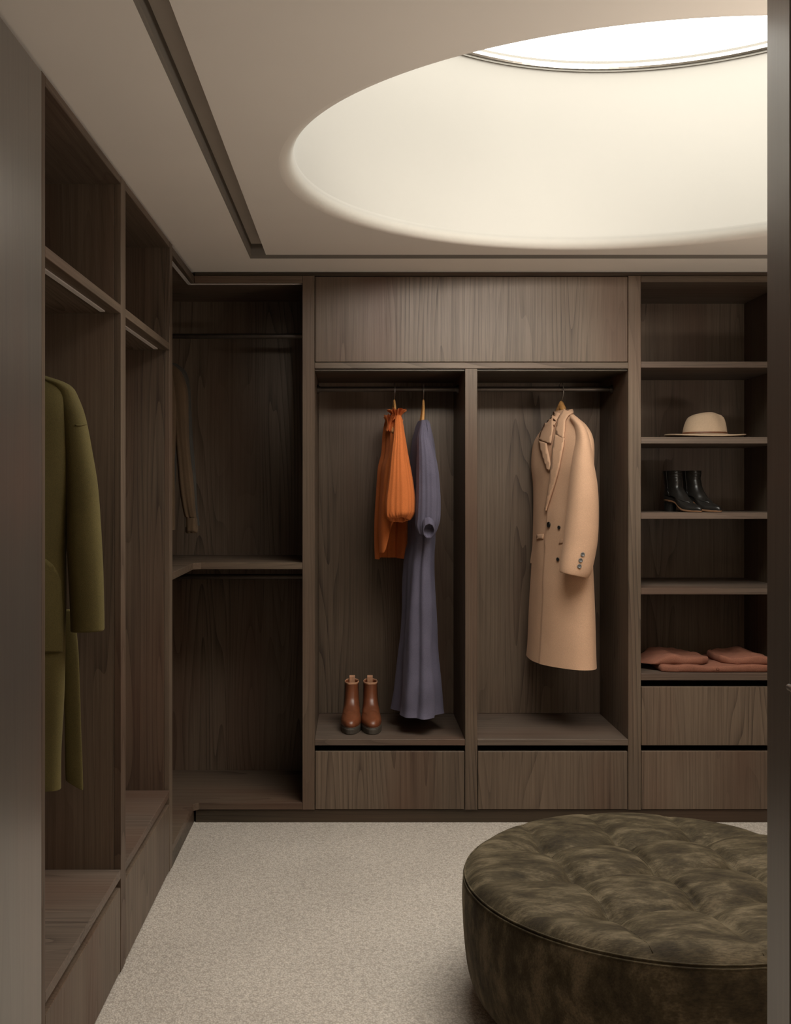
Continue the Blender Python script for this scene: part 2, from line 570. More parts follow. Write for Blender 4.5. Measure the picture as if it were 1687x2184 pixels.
def patch(name, poly, bvhs, off, mat, parent, thick=0.003, step=5.0, label=None, lift=None, Yg=4.8):
    """a sewn-on piece of cloth that lies on the garment below it"""
    poly2 = []
    for i, p in enumerate(poly):
        q = poly[(i + 1) % len(poly)]
        L = math.hypot(q[0] - p[0], q[1] - p[1])
        k = max(1, int(L / step))
        for j in range(k):
            poly2.append((p[0] + (q[0] - p[0]) * j / k, p[1] + (q[1] - p[1]) * j / k))
    n = len(poly2)
    pts = [Vector(p) for p in poly2]
    def inside(x, y):
        c = False
        for i in range(n):
            (x1, y1), (x2, y2) = poly2[i], poly2[i - 1]
            if (y1 > y) != (y2 > y) and x < (x2 - x1) * (y - y1) / (y2 - y1) + x1:
                c = not c
        return c
    xs, ys = [p[0] for p in poly2], [p[1] for p in poly2]
    y = min(ys) + step * 0.5
    while y < max(ys):
        x = min(xs) + step * 0.5
        while x < max(xs):
            if inside(x, y) and min(math.hypot(x - p[0], y - p[1]) for p in poly2) > step * 0.55:
                pts.append(Vector((x, y)))
            x += step
        y += step
    vs, es, fs, *_ = geometry.delaunay_2d_cdt(pts, [(i, (i + 1) % n) for i in range(n)], [], 1, 1e-4)
    bm = bmesh.new()
    top, bot = [], []
    for v in vs:
        co, no = hit(bvhs, v.x, v.y, Yg)
        o = off + (lift(v.x, v.y) if lift else 0)
        top.append(bm.verts.new(co + no * (o + thick)))
        bot.append(bm.verts.new(co + no * (o - 0.001)))
    cnt = {}
    for f in fs:
        bm.faces.new([top[i] for i in f])
        bm.faces.new([bot[i] for i in reversed(f)])
        for i in range(len(f)):
            e = (f[i], f[(i + 1) % len(f)])
            cnt[e] = cnt.get(e, 0) + 1
    for (a, b) in list(cnt):
        if (b, a) not in cnt:
            bm.faces.new((top[b], top[a], bot[a], bot[b]))
    loose = [v for v in bm.verts if not v.link_faces]
    bmesh.ops.delete(bm, geom=loose, context='VERTS')
    return link(name, bm, mat, parent, smooth=True, label=label)

def button(parent, bvhs, px, py, r, mat, off=0.001, label=None, Yg=4.8):
    co, no = hit(bvhs, px, py, Yg)
    prof = [(0.0, 0.0015), (r * 0.35, 0.0015), (r * 0.62, 0.002), (r * 0.75, 0.0036), (r * 0.92, 0.0036), (r, 0.0022), (r * 0.9, -0.001)]
    bm = lathe_bm(prof, 0, 0, 16)
    bmesh.ops.remove_doubles(bm, verts=bm.verts[:], dist=1e-6)
    q = no.to_track_quat('Z', 'Y').to_matrix().to_4x4()
    bmesh.ops.transform(bm, matrix=Matrix.Translation(co + no * off) @ q, verts=bm.verts[:])
    return link('button', bm, mat, parent, smooth=True, label=label)

# ------------------------------------------------------------------ measures
YF, YB = 4.59, 5.13              # front and back plane of the rear joinery
XL, XLB = -0.70, -1.26           # front and back plane of the left joinery
XR = 2.36
ZC = 2.40
YFW0, YFW1 = 1.602, 1.69         # the wall with the doorway
def fx(px): return (px - VPX) / 490.2
def fz(py): return CZ + (VPY - py) / 490.2

# ------------------------------------------------------------------ setting
bm = bmesh.new()
N = 8
vs = [bm.verts.new(p) for p in ((-1.4, -1.4, 0), (3.2, -1.4, 0), (3.2, 5.3, 0), (-1.4, 5.3, 0))]
bm.faces.new(vs)
link('floor', bm, M_CARPET, structure=True)

def wall(name, x0, x1, y0, y1, z0=0.0, z1=3.4, mat=M_WALL):
    return box(name, x0, x1, y0, y1, z0, z1, mat, bev=0, structure=True)
wall('wall_back', -1.40, 3.2, 5.16, 5.26)
wall('wall_left', -1.40, -1.30, -1.4, 5.16)
wall('wall_right', XR + 0.02, XR + 0.12, YFW1, 5.16)
wall('wall_front_left', -1.30, -0.62, YFW0, YFW1, z1=ZC)
wall('wall_front_right', 0.668, XR + 0.02, YFW0, YFW1, z1=ZC)
wall('wall_hall_back', -1.30, 1.62, -1.4, -1.3, z1=ZC)
wall('wall_hall_right', 1.62, 1.72, -1.4, YFW0, z1=ZC)
box('panel_right', XR, XR + 0.018, YFW1 + 0.002, 5.15, 0.0, ZC - 0.01, M_WZ, structure=True).name = 'wall_right_panelling'

# ceiling: border, recessed track slot, inner field with the round opening
def quad_ring(x0, x1, y0, y1, u0, u1, v0, v1, za, zb):
    """faces between the outer rectangle (at za) and the inner one (at zb)"""
    bm = bmesh.new()
    o = [bm.verts.new(p) for p in ((x0, y0, za), (x1, y0, za), (x1, y1, za), (x0, y1, za))]
    i = [bm.verts.new(p) for p in ((u0, v0, zb), (u1, v0, zb), (u1, v1, zb), (u0, v1, zb))]
    for k in range(4):
        j = (k + 1) % 4
        bm.faces.new((o[k], o[j], i[j], i[k]))
    return bm
TX0, TX1, TY0, TY1 = -0.43, 2.09, 1.95, 4.335     # outer edge of the slot
TW = 0.07
IX0, IX1, IY0, IY1 = TX0 + TW, TX1 - TW, TY0 + TW, TY1 - TW
bm = quad_ring(-1.40, 3.2, -1.4, 5.26, TX0, TX1, TY0, TY1, ZC, ZC)
link('ceiling', bm, M_CEIL, structure=True, recalc=False)
zt = ZC + 0.06
bm = bmesh.new()
def rect(x0, x1, y0, y1, z): return [Vector(p) for p in ((x0, y0, z), (x1, y0, z), (x1, y1, z), (x0, y1, z))]
g = 0.004
M_SLOT_SHADE = plain('slot_side_shade', (0.20, 0.17, 0.14), 0.8, noise_amt=0.03, scale=8)  # shade on the slot sides put into a dark colour
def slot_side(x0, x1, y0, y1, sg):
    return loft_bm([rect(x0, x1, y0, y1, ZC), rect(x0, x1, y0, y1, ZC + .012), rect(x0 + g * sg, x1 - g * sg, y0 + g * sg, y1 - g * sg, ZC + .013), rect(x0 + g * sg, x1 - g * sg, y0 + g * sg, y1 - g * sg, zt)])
link('trim_1', loft_bm([rect(TX0 + g, TX1 - g, TY0 + g, TY1 - g, zt), rect(IX0 - g, IX1 + g, IY0 - g, IY1 + g, zt)]), M_TROUGH, structure=True)
link('trim_6', slot_side(TX0, TX1, TY0, TY1, 1), M_SLOT_SHADE, structure=True)
link('trim_7', slot_side(IX0, IX1, IY0, IY1, -1), M_SLOT_SHADE, structure=True)

# inner ceiling field, its soft lip and the opening
NT = 192
def ell(t, r, cx=LCX, cy=LCY, sx=LRX, sy=LRY, z=ZC):
    return Vector((cx + sx * r * math.cos(t), cy + sy * r * math.sin(t), z))
def on_rect(t):
    c, s = math.cos(t), math.sin(t)
    k = 1e9
    if c > 1e-9: k = min(k, (IX1 - LCX) / c)
    if c < -1e-9: k = min(k, (IX0 - LCX) / c)
    if s > 1e-9: k = min(k, (IY1 - LCY) / s)
    if s < -1e-9: k = min(k, (IY0 - LCY) / s)
    return Vector((LCX + k * c, LCY + k * s, ZC))
angs = [2 * PI * i / NT for i in range(NT)]
for X, Y in ((IX0, IY0), (IX1, IY0), (IX1, IY1), (IX0, IY1)):
    a = math.atan2(Y - LCY, X - LCX) % (2 * PI)
    k = min(range(NT), key=lambda i: abs(angs[i] - a))
    angs[k] = a
LIP = 0.045
rings = [[on_rect(t) for t in angs], [ell(t, 1.0) for t in angs]]
link('ceiling_2', loft_bm(rings), M_CEIL, structure=True, smooth=True)
lip = []
for q in range(0, 10):
    ph = q / 9 * PI / 2
    lip.append([ell(t, 1.0, sx=LRX - LIP * math.sin(ph), sy=LRY - LIP * math.sin(ph), z=ZC + LIP * (1 - math.cos(ph))) for t in angs])

sky = thing('skylight', 'large round skylight with a deep cream shaft above the carpet and ottoman', 'skylight', (LCX, LCY, ZC))
rings = []
z0, z1 = ZC + LIP, UZ - 0.02
for q in range(13):
    s = q / 12
    cx, cy = LCX + (UCX - LCX) * s, LCY + (UCY - LCY) * s
    ax, ay = (LRX - LIP) * (1 - s) + UR * s, (LRY - LIP) * (1 - s) + UR * s
    rings.append([ell(t, 1.0, cx, cy, ax, ay, z0 + (z1 - z0) * s) for t in angs])
M_LIP, nt_, ns_l, ln_l, b_l = new_mat('lip_light_falloff')     # light falloff painted in: colour graded from ceiling tone to shaft tone
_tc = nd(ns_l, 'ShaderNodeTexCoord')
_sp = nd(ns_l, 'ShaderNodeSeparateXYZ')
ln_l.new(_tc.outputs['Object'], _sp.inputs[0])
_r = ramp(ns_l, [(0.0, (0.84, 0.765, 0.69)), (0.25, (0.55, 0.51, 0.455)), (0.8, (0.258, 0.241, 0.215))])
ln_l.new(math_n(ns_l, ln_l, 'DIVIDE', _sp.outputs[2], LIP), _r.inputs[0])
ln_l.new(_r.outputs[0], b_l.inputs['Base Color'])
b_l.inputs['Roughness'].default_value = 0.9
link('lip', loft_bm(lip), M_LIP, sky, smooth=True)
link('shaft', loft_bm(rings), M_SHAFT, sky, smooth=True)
def ring_bm(prof, n=160):
    rings = [[Vector((UCX + r * math.cos(2 * PI * i / n), UCY + r * math.sin(2 * PI * i / n), z)) for i in range(n)] for r, z in prof]
    return loft_bm(rings + [rings[0]])
link('rim_gasket', ring_bm([(UR + .01, UZ - .024), (UR - .006, UZ - .024), (UR - .006, UZ - .016), (UR + .01, UZ - .016)]), M_RINGD, sky, label='dark gasket line')
b = ring_bm([(UR + .01, UZ - .016), (UR - .012, UZ - .016), (UR - .016, UZ - .010), (UR - .016, UZ), (UR - .012, UZ + .004), (UR + .01, UZ + .004)])
bmesh.ops.remove_doubles(b, verts=b.verts[:], dist=1e-6)
link('rim_ring', b, M_RING, sky, smooth=False, label='brushed metal ring')
b = ring_bm([(UR + .01, UZ + .004), (UR - .004, UZ + .004), (UR - .004, UZ + .018), (UR + .01, UZ + .018)])
link('upper_gasket', b, M_RINGD, sky, label='dark gasket line')
b = bmesh.new()
bmesh.ops.create_circle(b, cap_ends=True, segments=96, radius=UR + 0.01)
bmesh.ops.translate(b, verts=b.verts[:], vec=(UCX, UCY, UZ + 0.02))
link('glass_pane', b, M_GLASS, sky, label='clear glass pane')

# baseboards and the shadow-gap trims under the ceiling
box('baseboard_back', XL + 0.006, XR, YF + 0.008, YF + 0.026, 0.0, 0.0565, M_WPLINTH, structure=True)
box('trim_2', XL, XR, YF + 0.014, YF + 0.03, fz(588), ZC - 0.001, M_WPLINTH, structure=True)
box('trim_3', XL - 0.03, XL - 0.014, YFW1 + 0.01, YF + 0.01, 2.382, ZC - 0.001, M_WPLINTH, structure=True)
# lining of the doorway (right)
box('trim_4', 0.66, 0.667, YFW0, YFW1, 0.002, ZC - 0.004, M_SATIN, structure=True)
box('trim_5', -0.619, -0.612, YFW0, YFW1, 0.002, ZC - 0.004, M_SATIN, structure=True)

# ------------------------------------------------------------------ rear joinery
def rail(name, parent, p0, p1, h=0.024, w=0.013):
    """oval hanging rail"""
    p0, p1 = Vector(p0), Vector(p1)
    d = (p1 - p0).normalized()
    s = d.cross(Vector((0, 0, 1)))
    rings = []
    n = 16
    for k in range(2):
        p = p1 if k else p0
        rings.append([p + s * (w / 2 * math.cos(2 * PI * i / n)) + Vector((0, 0, h / 2 * math.sin(2 * PI * i / n))) for i in range(n)])
    o = link(name, loft_bm(rings, cap0=True, cap1=True), M_ROD, parent, smooth=False)
    for k in range(2):
        p = (p1 if k else p0)
        q = p + d * (0.008 if not k else -0.008)
        a, c = (p, q)
        b = bmesh.new()
        rr = []
        for t, sc in ((a, 1.7), (q, 1.7), (q, 1.3), (q + d * (0.006 if not k else -0.006), 1.25)):
            rr.append([t + s * (w / 2 * sc * 1.3 * math.cos(2 * PI * i / n)) + Vector((0, 0, h / 2 * sc * math.sin(2 * PI * i / n))) for i in range(n)])
        b.free()
        link('rail_bracket', loft_bm(rr, cap0=True, cap1=True), M_ROD, o)
    return o

def drawer(parent, x0, x1, z0, z1):
    d = box('drawer_front', x0, x1, YF + 0.001, YF + 0.021, z0, z1, M_WZ, parent, bev=0.0016)
    box('drawer_body', x0 + 0.02, x1 - 0.02, YF + 0.0215, YB - 0.04, z0 + 0.01, z1 - 0.035, M_WX, d, bev=0)
    return d

A = thing('open_wardrobe', 'wide two-bay open wardrobe with a closed top panel and two drawers', 'wardrobe', (fx(1006), YF, 0.0575))
zb, ztp = 0.0575, fz(588)
for a, b_ in ((645, 671), (1340, 1367)):
    box('side_panel', fx(a), fx(b_), YF, YB, zb, ztp, M_WZ, A)
box('divider', fx(992), fx(1018), YF, YB, zb, fz(786.5), M_WZ, A)
for a, b_ in ((671, 992), (1018, 1340)):
    box('back_panel', fx(a) + .0005, fx(b_) - .0005, YB - 0.006, YB + 0.016, fz(1577) + .001, fz(787), M_WZ, A, bev=0)
    box('bottom_shelf', fx(a) + .0005, fx(b_) - .0005, YF + 0.0005, YB - 0.007, fz(1590), fz(1577), M_WSHELF, A)
    drawer(A, fx(a) + .003, fx(b_) - .003, fz(1726.5), fz(1603))
    box('top_batten', fx(a) + .001, fx(b_) - .001, YF + 0.012, YB - 0.007, fz(790.5), fz(787), M_WPLINTH, A, bev=0)
    rail('hanging_rail', A, (fx(a) + .001, 4.87, 1.914), (fx(b_) - .001, 4.87, 1.914))
box('top_panel', fx(671) + .0025, fx(1340) - .0025, YF + 0.001, YF + 0.021, fz(771.5), fz(590), M_WZ, A, bev=0.0016)
box('top_board', fx(671) + .0005, fx(1340) - .0005, YF, YB - 0.007, fz(786), fz(773), M_WX, A)

B = thing('shelving_unit', 'tall open shelving unit holding the hat and black boots, two drawers below', 'shelving', (fx(1525), YF, 0.0575))
box('side_panel', fx(1684), fx(1711), YF, YB, zb, ztp, M_WZ, B)
box('back_panel', fx(1367) + .0005, fx(1684) - .0005, YB - 0.006, YB + 0.016, zb + .02, ztp - .001, M_WZ, B, bev=0)
box('top_rail', fx(1367) + .0005, fx(1684) - .0005, YF + .0005, YB - .007, fz(602), fz(588.5), M_WX, B)
for a, b_ in ((771, 784), (932, 946), (1093.5, 1107), (1254, 1268), (1437, 1451)):
    box('shelf', fx(1367) + .0005, fx(1684) - .0005, YF + .0005, YB - .007, fz(b_), fz(a), M_WSHELF, B)
drawer(B, fx(1367) + .003, fx(1684) - .003, fz(1590), fz(1465))
drawer(B, fx(1367) + .003, fx(1684) - .003, fz(1726.5), fz(1602.5))
for z in (1.979, 1.652):
    b = tube_bm([(fx(1684) - 0.006, 5.07, z), (fx(1684), 5.07, z)], 0.003, 8)
    link('shelf_pin', b, M_STEEL, B)
box('filler_panel', fx(1711) + .0005, XR - .001, YF + 0.001, YF + 0.021, zb, ztp, M_WZ, B)

C = thing('corner_wardrobe', 'dark open corner wardrobe with an L-shaped shelf between left and rear joinery', 'wardrobe', (-0.95, 4.85, 0.0575))
XS = fx(645) - .0005
Y2 = 4.0455
def ell_poly(ch, ox=0.0):
    return [(XLB, Y2), (XL - ox, Y2), (XL - ox, YF - ch), (XL + ch, YF + ox), (XS, YF + ox), (XS, YB - .007), (XLB, YB - .007)]
prism('base_board', ell_poly(0.022), fz(1727) + .0005, fz(1712), M_WX, C)
prism('corner_shelf', ell_poly(0.03), fz(1214), fz(1200), M_WX, C)
box('back_panel', XLB - .01, XS, YB - .006, YB + .016, zb, 2.381, M_WZ, C, bev=0)
box('back_panel', XLB - .025, XLB - .0005, Y2, YB - .0065, zb, 2.381, M_WZ, C, bev=0)
prism('top_board', ell_poly(0.0, 0.03), 2.362, 2.381, M_WX, C)
box('fascia', XL + .001, XS, YF + .001, YF + .019, fz(603.5), fz(588), M_WX, C)
box('fascia', XL - .018, XL, Y2, YF + .019, fz(603.5), fz(588), M_WY, C)
box('light_strip', XL - .03, XS - .002, YF + .0195, YF + .032, fz(604.5), 2.3615, M_STRIP, C, bev=0, label='pale unlit light strip')
box('light_strip', XL - .032, XL - .0185, Y2 + .002, YF + .019, fz(604.5), 2.3615, M_STRIP, C, bev=0, label='pale unlit light strip')
box('plinth', XL - .024, XL - .002, Y2, YF + .01, 0.001, 0.0570, M_WPLINTH, C, bev=0)
rail('hanging_rail', C, (XLB + .001, 4.90, 2.163), (XS - .001, 4.90, 2.163))
rail('hanging_rail', C, (XLB + .001, 4.90, 1.046), (XS - .001, 4.90, 1.046))
rail('hanging_rail', C, (-0.99, Y2 + .001, 2.10), (-0.99, YB - .008, 2.10))

# ------------------------------------------------------------------ left joinery
def left_bay(name, label, y0, y1, yp):
    t = thing(name, label, 'wardrobe', (-0.98, (y0 + y1) / 2, 0.0))
    box('back_panel', XLB - .02, XLB, y0, y1, 0.01, 2.389, M_WZ, t, bev=0)
    box('partition', XLB, XL - .0205, y1 + .0003, yp, 0.008, 2.389, M_WZ, t)
    box('edge_strip', XL - .020, XL, y1 + .0003, yp, 0.008, 2.389, M_WZ, t, bev=0.0008)
    box('top_board', XLB, XL - .0005, y0, y1, 2.365, 2.389, M_WY, t)
    mid = box('mid_shelf', XLB, XL - .0005, y0, y1, 1.978, 2.004, M_WY, t)
    box('light_strip', XL - .050, XL - .036, y0 + .04, y1 - .05, 1.9745, 1.9779, M_STRIP, mid, bev=0, label='pale unlit light strip')
    box('bottom_shelf', XLB, XL - .0005, y0, y1, 0.288, 0.315, M_WSHELF, t)
    d = box('drawer_front', XL - .021, XL - .001, y0 + .003, y1 - .003, 0.012, 0.262, M_WZ, t, bev=0.0016)
    box('drawer_body', XLB + .03, XL - .0215, y0 + .02, y1 - .02, 0.02, 0.235, M_WY, d, bev=0)
    rail('hanging_rail', t, (-0.98, y0 + .001, 1.905), (-0.98, y1 - .001, 1.905))
    return t
L1 = left_bay('open_wardrobe', 'near left open wardrobe bay where the olive coat hangs', 2.3865, 3.156, 3.2205)
box('side_panel', XLB, XL - .0005, 2.361, 2.386, 0.008, 2.389, M_WZ, L1)
L2 = left_bay('open_wardrobe', 'empty second left wardrobe bay beyond the olive coat', 3.221, 3.985, 4.045)
T = thing('tall_cabinet', 'tall flat satin cabinet front at the left edge of the view', 'cabinet', (-0.98, 2.0, 0))
box('door_panel', XL - .022, XL - .0005, YFW1 + .004, 2.3585, 0.010, 2.386, M_SATIN, T, bev=0.001)
box('carcass', XLB, XL - .023, YFW1 + .004, 2.3595, 0.008, 2.386, M_WZ, T, bev=0)

# the door at the right edge
D = thing('door', 'dark door leaf with a steel lever handle at the right edge', 'door', (0.668, YFW0, 0.0))
box('door_leaf', 0.6655, 0.708, 1.20, YFW0 - .004, 0.008, ZC - .008, M_WZ, D, bev=0.0015)
hz = CZ - (1464 - VPY) / F * 1.475
h = link('lever_handle', tube_bm([(0.608, 1.475, hz), (0.605, 1.470, hz), (0.603, 1.40, hz), (0.604, 1.365, hz), (0.612, 1.352, hz), (0.63, 1.35, hz), (0.6645, 1.35, hz)], [.0028, .0046, .0062, .0075, .0085, .009, .009], 14), M_STEEL, D, smooth=True, label='satin steel lever')
b = lathe_bm([(0.0, 0.0), (0.026, 0.0), (0.026, 0.007), (0.011, 0.009), (0.0, 0.009)], 0, 0, 28)
bmesh.ops.remove_doubles(b, verts=b.verts[:], dist=1e-6)
bmesh.ops.transform(b, matrix=Matrix.Translation((0.6655, 1.35, hz)) @ Matrix.Rotation(-PI / 2, 4, 'Y'), verts=b.verts[:])
link('rose', b, M_STEEL, D, smooth=False, label='round steel rose')

# ------------------------------------------------------------------ ottoman
OX, OY, OR_ = 0.845, 2.93, 0.535
O = thing('ottoman', 'large round button-tufted ottoman in crushed olive brown velvet', 'ottoman', (OX, OY, 0.0))
ga = math.radians(10)
gu, gv = Vector((math.cos(ga), math.sin(ga))), Vector((-math.sin(ga), math.cos(ga)))
SP = 0.243
def top_z(x, y):
    r = math.hypot(x, y)
    u, v = x * gu.x + y * gu.y, x * gv.x + y * gv.y
    z = 0.418 - 0.016 * (r / OR_) ** 2
    inr = max(0.0, min(1.0, (OR_ - 0.02 - r) / 0.16))
    du = min(abs(u - k * SP) for k in (-1, 0, 1))
    dv = min(abs(v - k * SP) for k in (-1, 0, 1))
    c = 0.015 * math.exp(-(du / 0.013) ** 2) + 0.009 * math.exp(-(du / 0.055) ** 2)
    c2 = 0.015 * math.exp(-(dv / 0.020) ** 2) + 0.010 * math.exp(-(dv / 0.06) ** 2)
    z -= max(c, c2) * (0.35 + 0.65 * inr) * min(1, max(0, (OR_ - r) / 0.05))
    for i in (-1, 0, 1):
        for j in (-1, 0, 1):
            q = math.hypot(u - i * SP, v - j * SP)
            z -= 0.026 * math.exp(-(q / 0.045) ** 2) + 0.012 * math.exp(-(q / 0.10) ** 2)
    z += 0.0025 * noise.noise(Vector((x * 9, y * 9, 3.1)))
    if r > OR_ - 0.055:
        e = (r - (OR_ - 0.055)) / 0.055
        z -= 0.030 * e ** 2.4
    return z
nr, na = 64, 200
rings = []
for i in range(nr + 1):
    r = OR_ * (1 - (1 - i / nr) ** 1.15)
    r = max(r, 0.0015)
    rings.append([Vector((OX + r * math.cos(2 * PI * k / na), OY + r * math.sin(2 * PI * k / na), top_z(r * math.cos(2 * PI * k / na), r * math.sin(2 * PI * k / na)))) for k in range(na)])
b = loft_bm(rings, cap0=True)
link('tufted_top', b, M_VELVET, O, smooth=True)
ZS = 0.372
prof = [(0.0, 0.030), (0.30, 0.030), (0.44, 0.031), (0.475, 0.036), (0.500, 0.052), (0.520, 0.085), (0.532, 0.13), (0.540, 0.19), (0.545, 0.25), (0.546, 0.30), (0.5435, 0.345), (0.538, 0.366), (0.533, ZS)]
rows = spline(prof[1:], 48)
rings = []
for (r, z) in rows:
    rings.append([])
    for k in range(na):
        th = 2 * PI * k / na
        w = 0.0035 * noise.noise(Vector((math.cos(th) * 5, math.sin(th) * 5, z * 5)))
        rings[-1].append(Vector((OX + (r + w) * math.cos(th), OY + (r + w) * math.sin(th), z)))
link('side_band', loft_bm(rings, cap0=True), M_VELVET, O, smooth=True)
for rr, zz in ((0.5372, ZS + 0.0005), (0.5402, ZS - 0.0075)):
    path = [(OX + rr * math.cos(2 * PI * k / 120), OY + rr * math.sin(2 * PI * k / 120), zz) for k in range(121)]
    link('piping', tube_bm(path, 0.0023, 8), M_VELVET, O, smooth=True)
for k in (-1, 0, 1):
    path = []
    half = math.sqrt(OR_ ** 2 - (k * SP) ** 2) - 0.012
    for s in range(61):
        v = -half + 2 * half * s / 60
        x, y = gu.x * k * SP + gv.x * v, gu.y * k * SP + gv.y * v
        path.append((OX + x, OY + y, top_z(x, y) + 0.0002))
    link('seam', tube_bm(path, 0.0016, 6), M_VELVET, O, smooth=True)
for i in (-1, 0, 1):
    for j in (-1, 0, 1):
        x, y = gu.x * i * SP + gv.x * j * SP, gu.y * i * SP + gv.y * j * SP
        z = top_z(x, y)
        bb = lathe_bm([(0.0, 0.006), (0.006, 0.0055), (0.010, 0.003), (0.0115, -0.002), (0.010, -0.006)], OX + x, OY + y, 16)
        bmesh.ops.translate(bb, verts=bb.verts[:], vec=(0, 0, z))
        bmesh.ops.remove_doubles(bb, verts=bb.verts[:], dist=1e-6)
        link('tuft_button', bb, M_VELVET, O, smooth=True)
for k in range(4):
    th = PI / 4 + k * PI / 2 + 0.32
    bb = lathe_bm([(0.019, 0.0), (0.022, 0.004), (0.024, 0.031), (0.0, 0.031)], OX + 0.40 * math.cos(th), OY + 0.40 * math.sin(th), 18)
    bmesh.ops.remove_doubles(bb, verts=bb.verts[:], dist=1e-6)
    link('leg', bb, M_BLACK, O, label='short black foot')

# ------------------------------------------------------------------ hangers
def hanger(label, hook_px, top_px, X, Y, zr, u, half=0.20, peak=None, rod_axis='x', lean=0.0, thick=0.013, tall=0.026, droop=0.12):
    """hook over the rail at (X, Y, zr), shoulders along u"""
    t = thing('clothes_hanger', label, 'hanger', (X, Y, zr - 0.05), 'wooden clothes hangers')
    u = Vector((u[0], u[1], 0)).normalized()
    zp = peak
    pts = []
    d = u
    R = 0.020
    for k in range(13):
        a = math.radians(205 - k * 205 / 12)
        pts.append(Vector((X, Y, zr)) + d * (R * math.cos(a)) * 1.0 + Vector((0, 0, R * math.sin(a) + 0.0)))
    # from the open tip over the rail and down the shank
    base = Vector((X, Y, zp))
    last = pts[-1]
    for k in range(1, 7):
        s = k / 6
        pts.append(last.lerp(base, s) + d * (0.010 * math.sin(PI * s)))
    link('hook', tube_bm(pts, 0.0017, 8), M_WIRE, t, smooth=True, label='thin wire hook')
    rings = []
    n = 12
    for k in range(41):
        s = -1 + 2 * k / 40
        q = abs(s)
        z = zp - 0.006 - droop * q ** 1.2
        bow = Vector((u.y, -u.x, 0)) * (0.022 * q * q + lean)
        c = base + u * (half * s) + bow
        c.z = z - tall * 0.3
        th = tall * (1.15 - 0.45 * q) / 2
        tk = thick * (0.9 + 0.35 * q ** 2) / 2
        sdir = Vector((u.y, -u.x, 0))
        rings.append([c + sdir * (tk * math.cos(2 * PI * i / n)) + Vector((0, 0, th * math.sin(2 * PI * i / n))) for i in range(n)])
    link('shoulder_bar', loft_bm(rings, cap0=True, cap1=True), M_HANGER, t, smooth=True, label='pale wooden shoulder bar')
    return t

# ------------------------------------------------------------------ orange blouse
hx = at(841, 830, 4.87)
hanger('pale wooden hanger carrying the orange blouse', None, None, hx.x, 4.87, 1.922, (0.10, -1.0), 0.12, droop=0.14, peak=1.453 + (1043 - 852) / 462.0)
BL = thing('blouse', 'orange blouse with puffed sleeve and gathered ruffle neck on a hanger', 'blouse', (hx.x, 4.87, 1.2))
ob = garment_bm([
    (885, 832, 850, 4.86, 2.4, 8), (890, 829, 852, 4.86, 3.4, 8), (900, 825, 853, 4.86, 4.6, 8), (920, 822, 856, 4.86, 4.6, 8), (966, 818, 864, 4.86, 3.6, 8), (1000, 809, 865, 4.86, 2.9, 8),
    (1057, 805, 866, 4.86, 2.5, 8), (1110, 803, 865, 4.86, 2.3, 8), (1150, 803, 864, 4.86, 2.3, 8), (1180, 804, 863, 4.86, 2.3, 8)],
    n=110, m=70, folds=((7, 0.002, 0.010, 0.4, 0.8), (13, 0.004, 0.003, 2.0, -0.6)), nz=0.004, seed=2.0)
# shirt-tail hem: lowest at front and back, cut up at the side
zs = [v.co.z for v in ob.verts]
zlo = min(zs)
cx0 = at(836, 1180, 4.86)
for v in ob.verts:
    w = max(0.0, 1 - (v.co.z - zlo) / 0.20)
    if w > 0:
        e = (v.co.x - cx0.x) / 0.068
        if v.co.y < 4.86:
            k = min(1, max(0, (e + 0.62) / 0.72))
            v.co.z += w * (0.008 + 0.150 * k * k * (3 - 2 * k))
        else:
            v.co.z -= w * 0.028
obv = bvh_of(ob)
link('body', ob, M_ORANGE, BL, smooth=True)
os_ = garment_bm([
    (886, 845, 855, 4.735, 1.2, 0), (896, 842, 858, 4.73, 1.4, 0), (934, 839, 863, 4.70, 1.3, 0), (977, 832, 869, 4.68, 1.1, 0), (1023, 826, 877, 4.67, 0.95, 0),
    (1062, 821, 882.5, 4.67, 0.9, 0), (1088, 820.5, 882.5, 4.67, 0.9, 0), (1100, 823.5, 880, 4.67, 0.9, 0, 0.10, -0.10), (1107, 829, 874, 4.67, 0.9, 0, 0.05, -0.25), (1109, 833, 871, 4.67, 0.9, 0, 0.0, -0.34),
    (1108, 835.5, 868.5, 4.67, 0.9, 0, 0.0, -0.34), (1102, 836, 868, 4.67, 0.9, 0, 0.0, -0.34), (1085, 838, 866, 4.67, 0.9, 0, 0.0, -0.2)],
    n=120, m=96, folds=((5, 0.001, 0.006, 1.2, 0.7), (17, 0.0004, 0.0022, 0.3, 0.4)), nz=0.003, seed=5.0, cap1=True)
# gathers towards the elastic cuff
for v in os_.verts:
    k = max(0.0, 1 - abs(v.co.z - 1.326) / 0.03)
    th = math.atan2(v.co.y - 4.67, v.co.x - at(852, 1100, 4.67).x)
    s = 1 + 0.05 * k * math.sin(26 * th)
    c = at(852, 1100, 4.67)
    v.co.x = c.x + (v.co.x - c.x) * s
    v.co.y = c.y + (v.co.y - c.y) * s
link('sleeve', os_, M_ORANGE, BL, smooth=True)
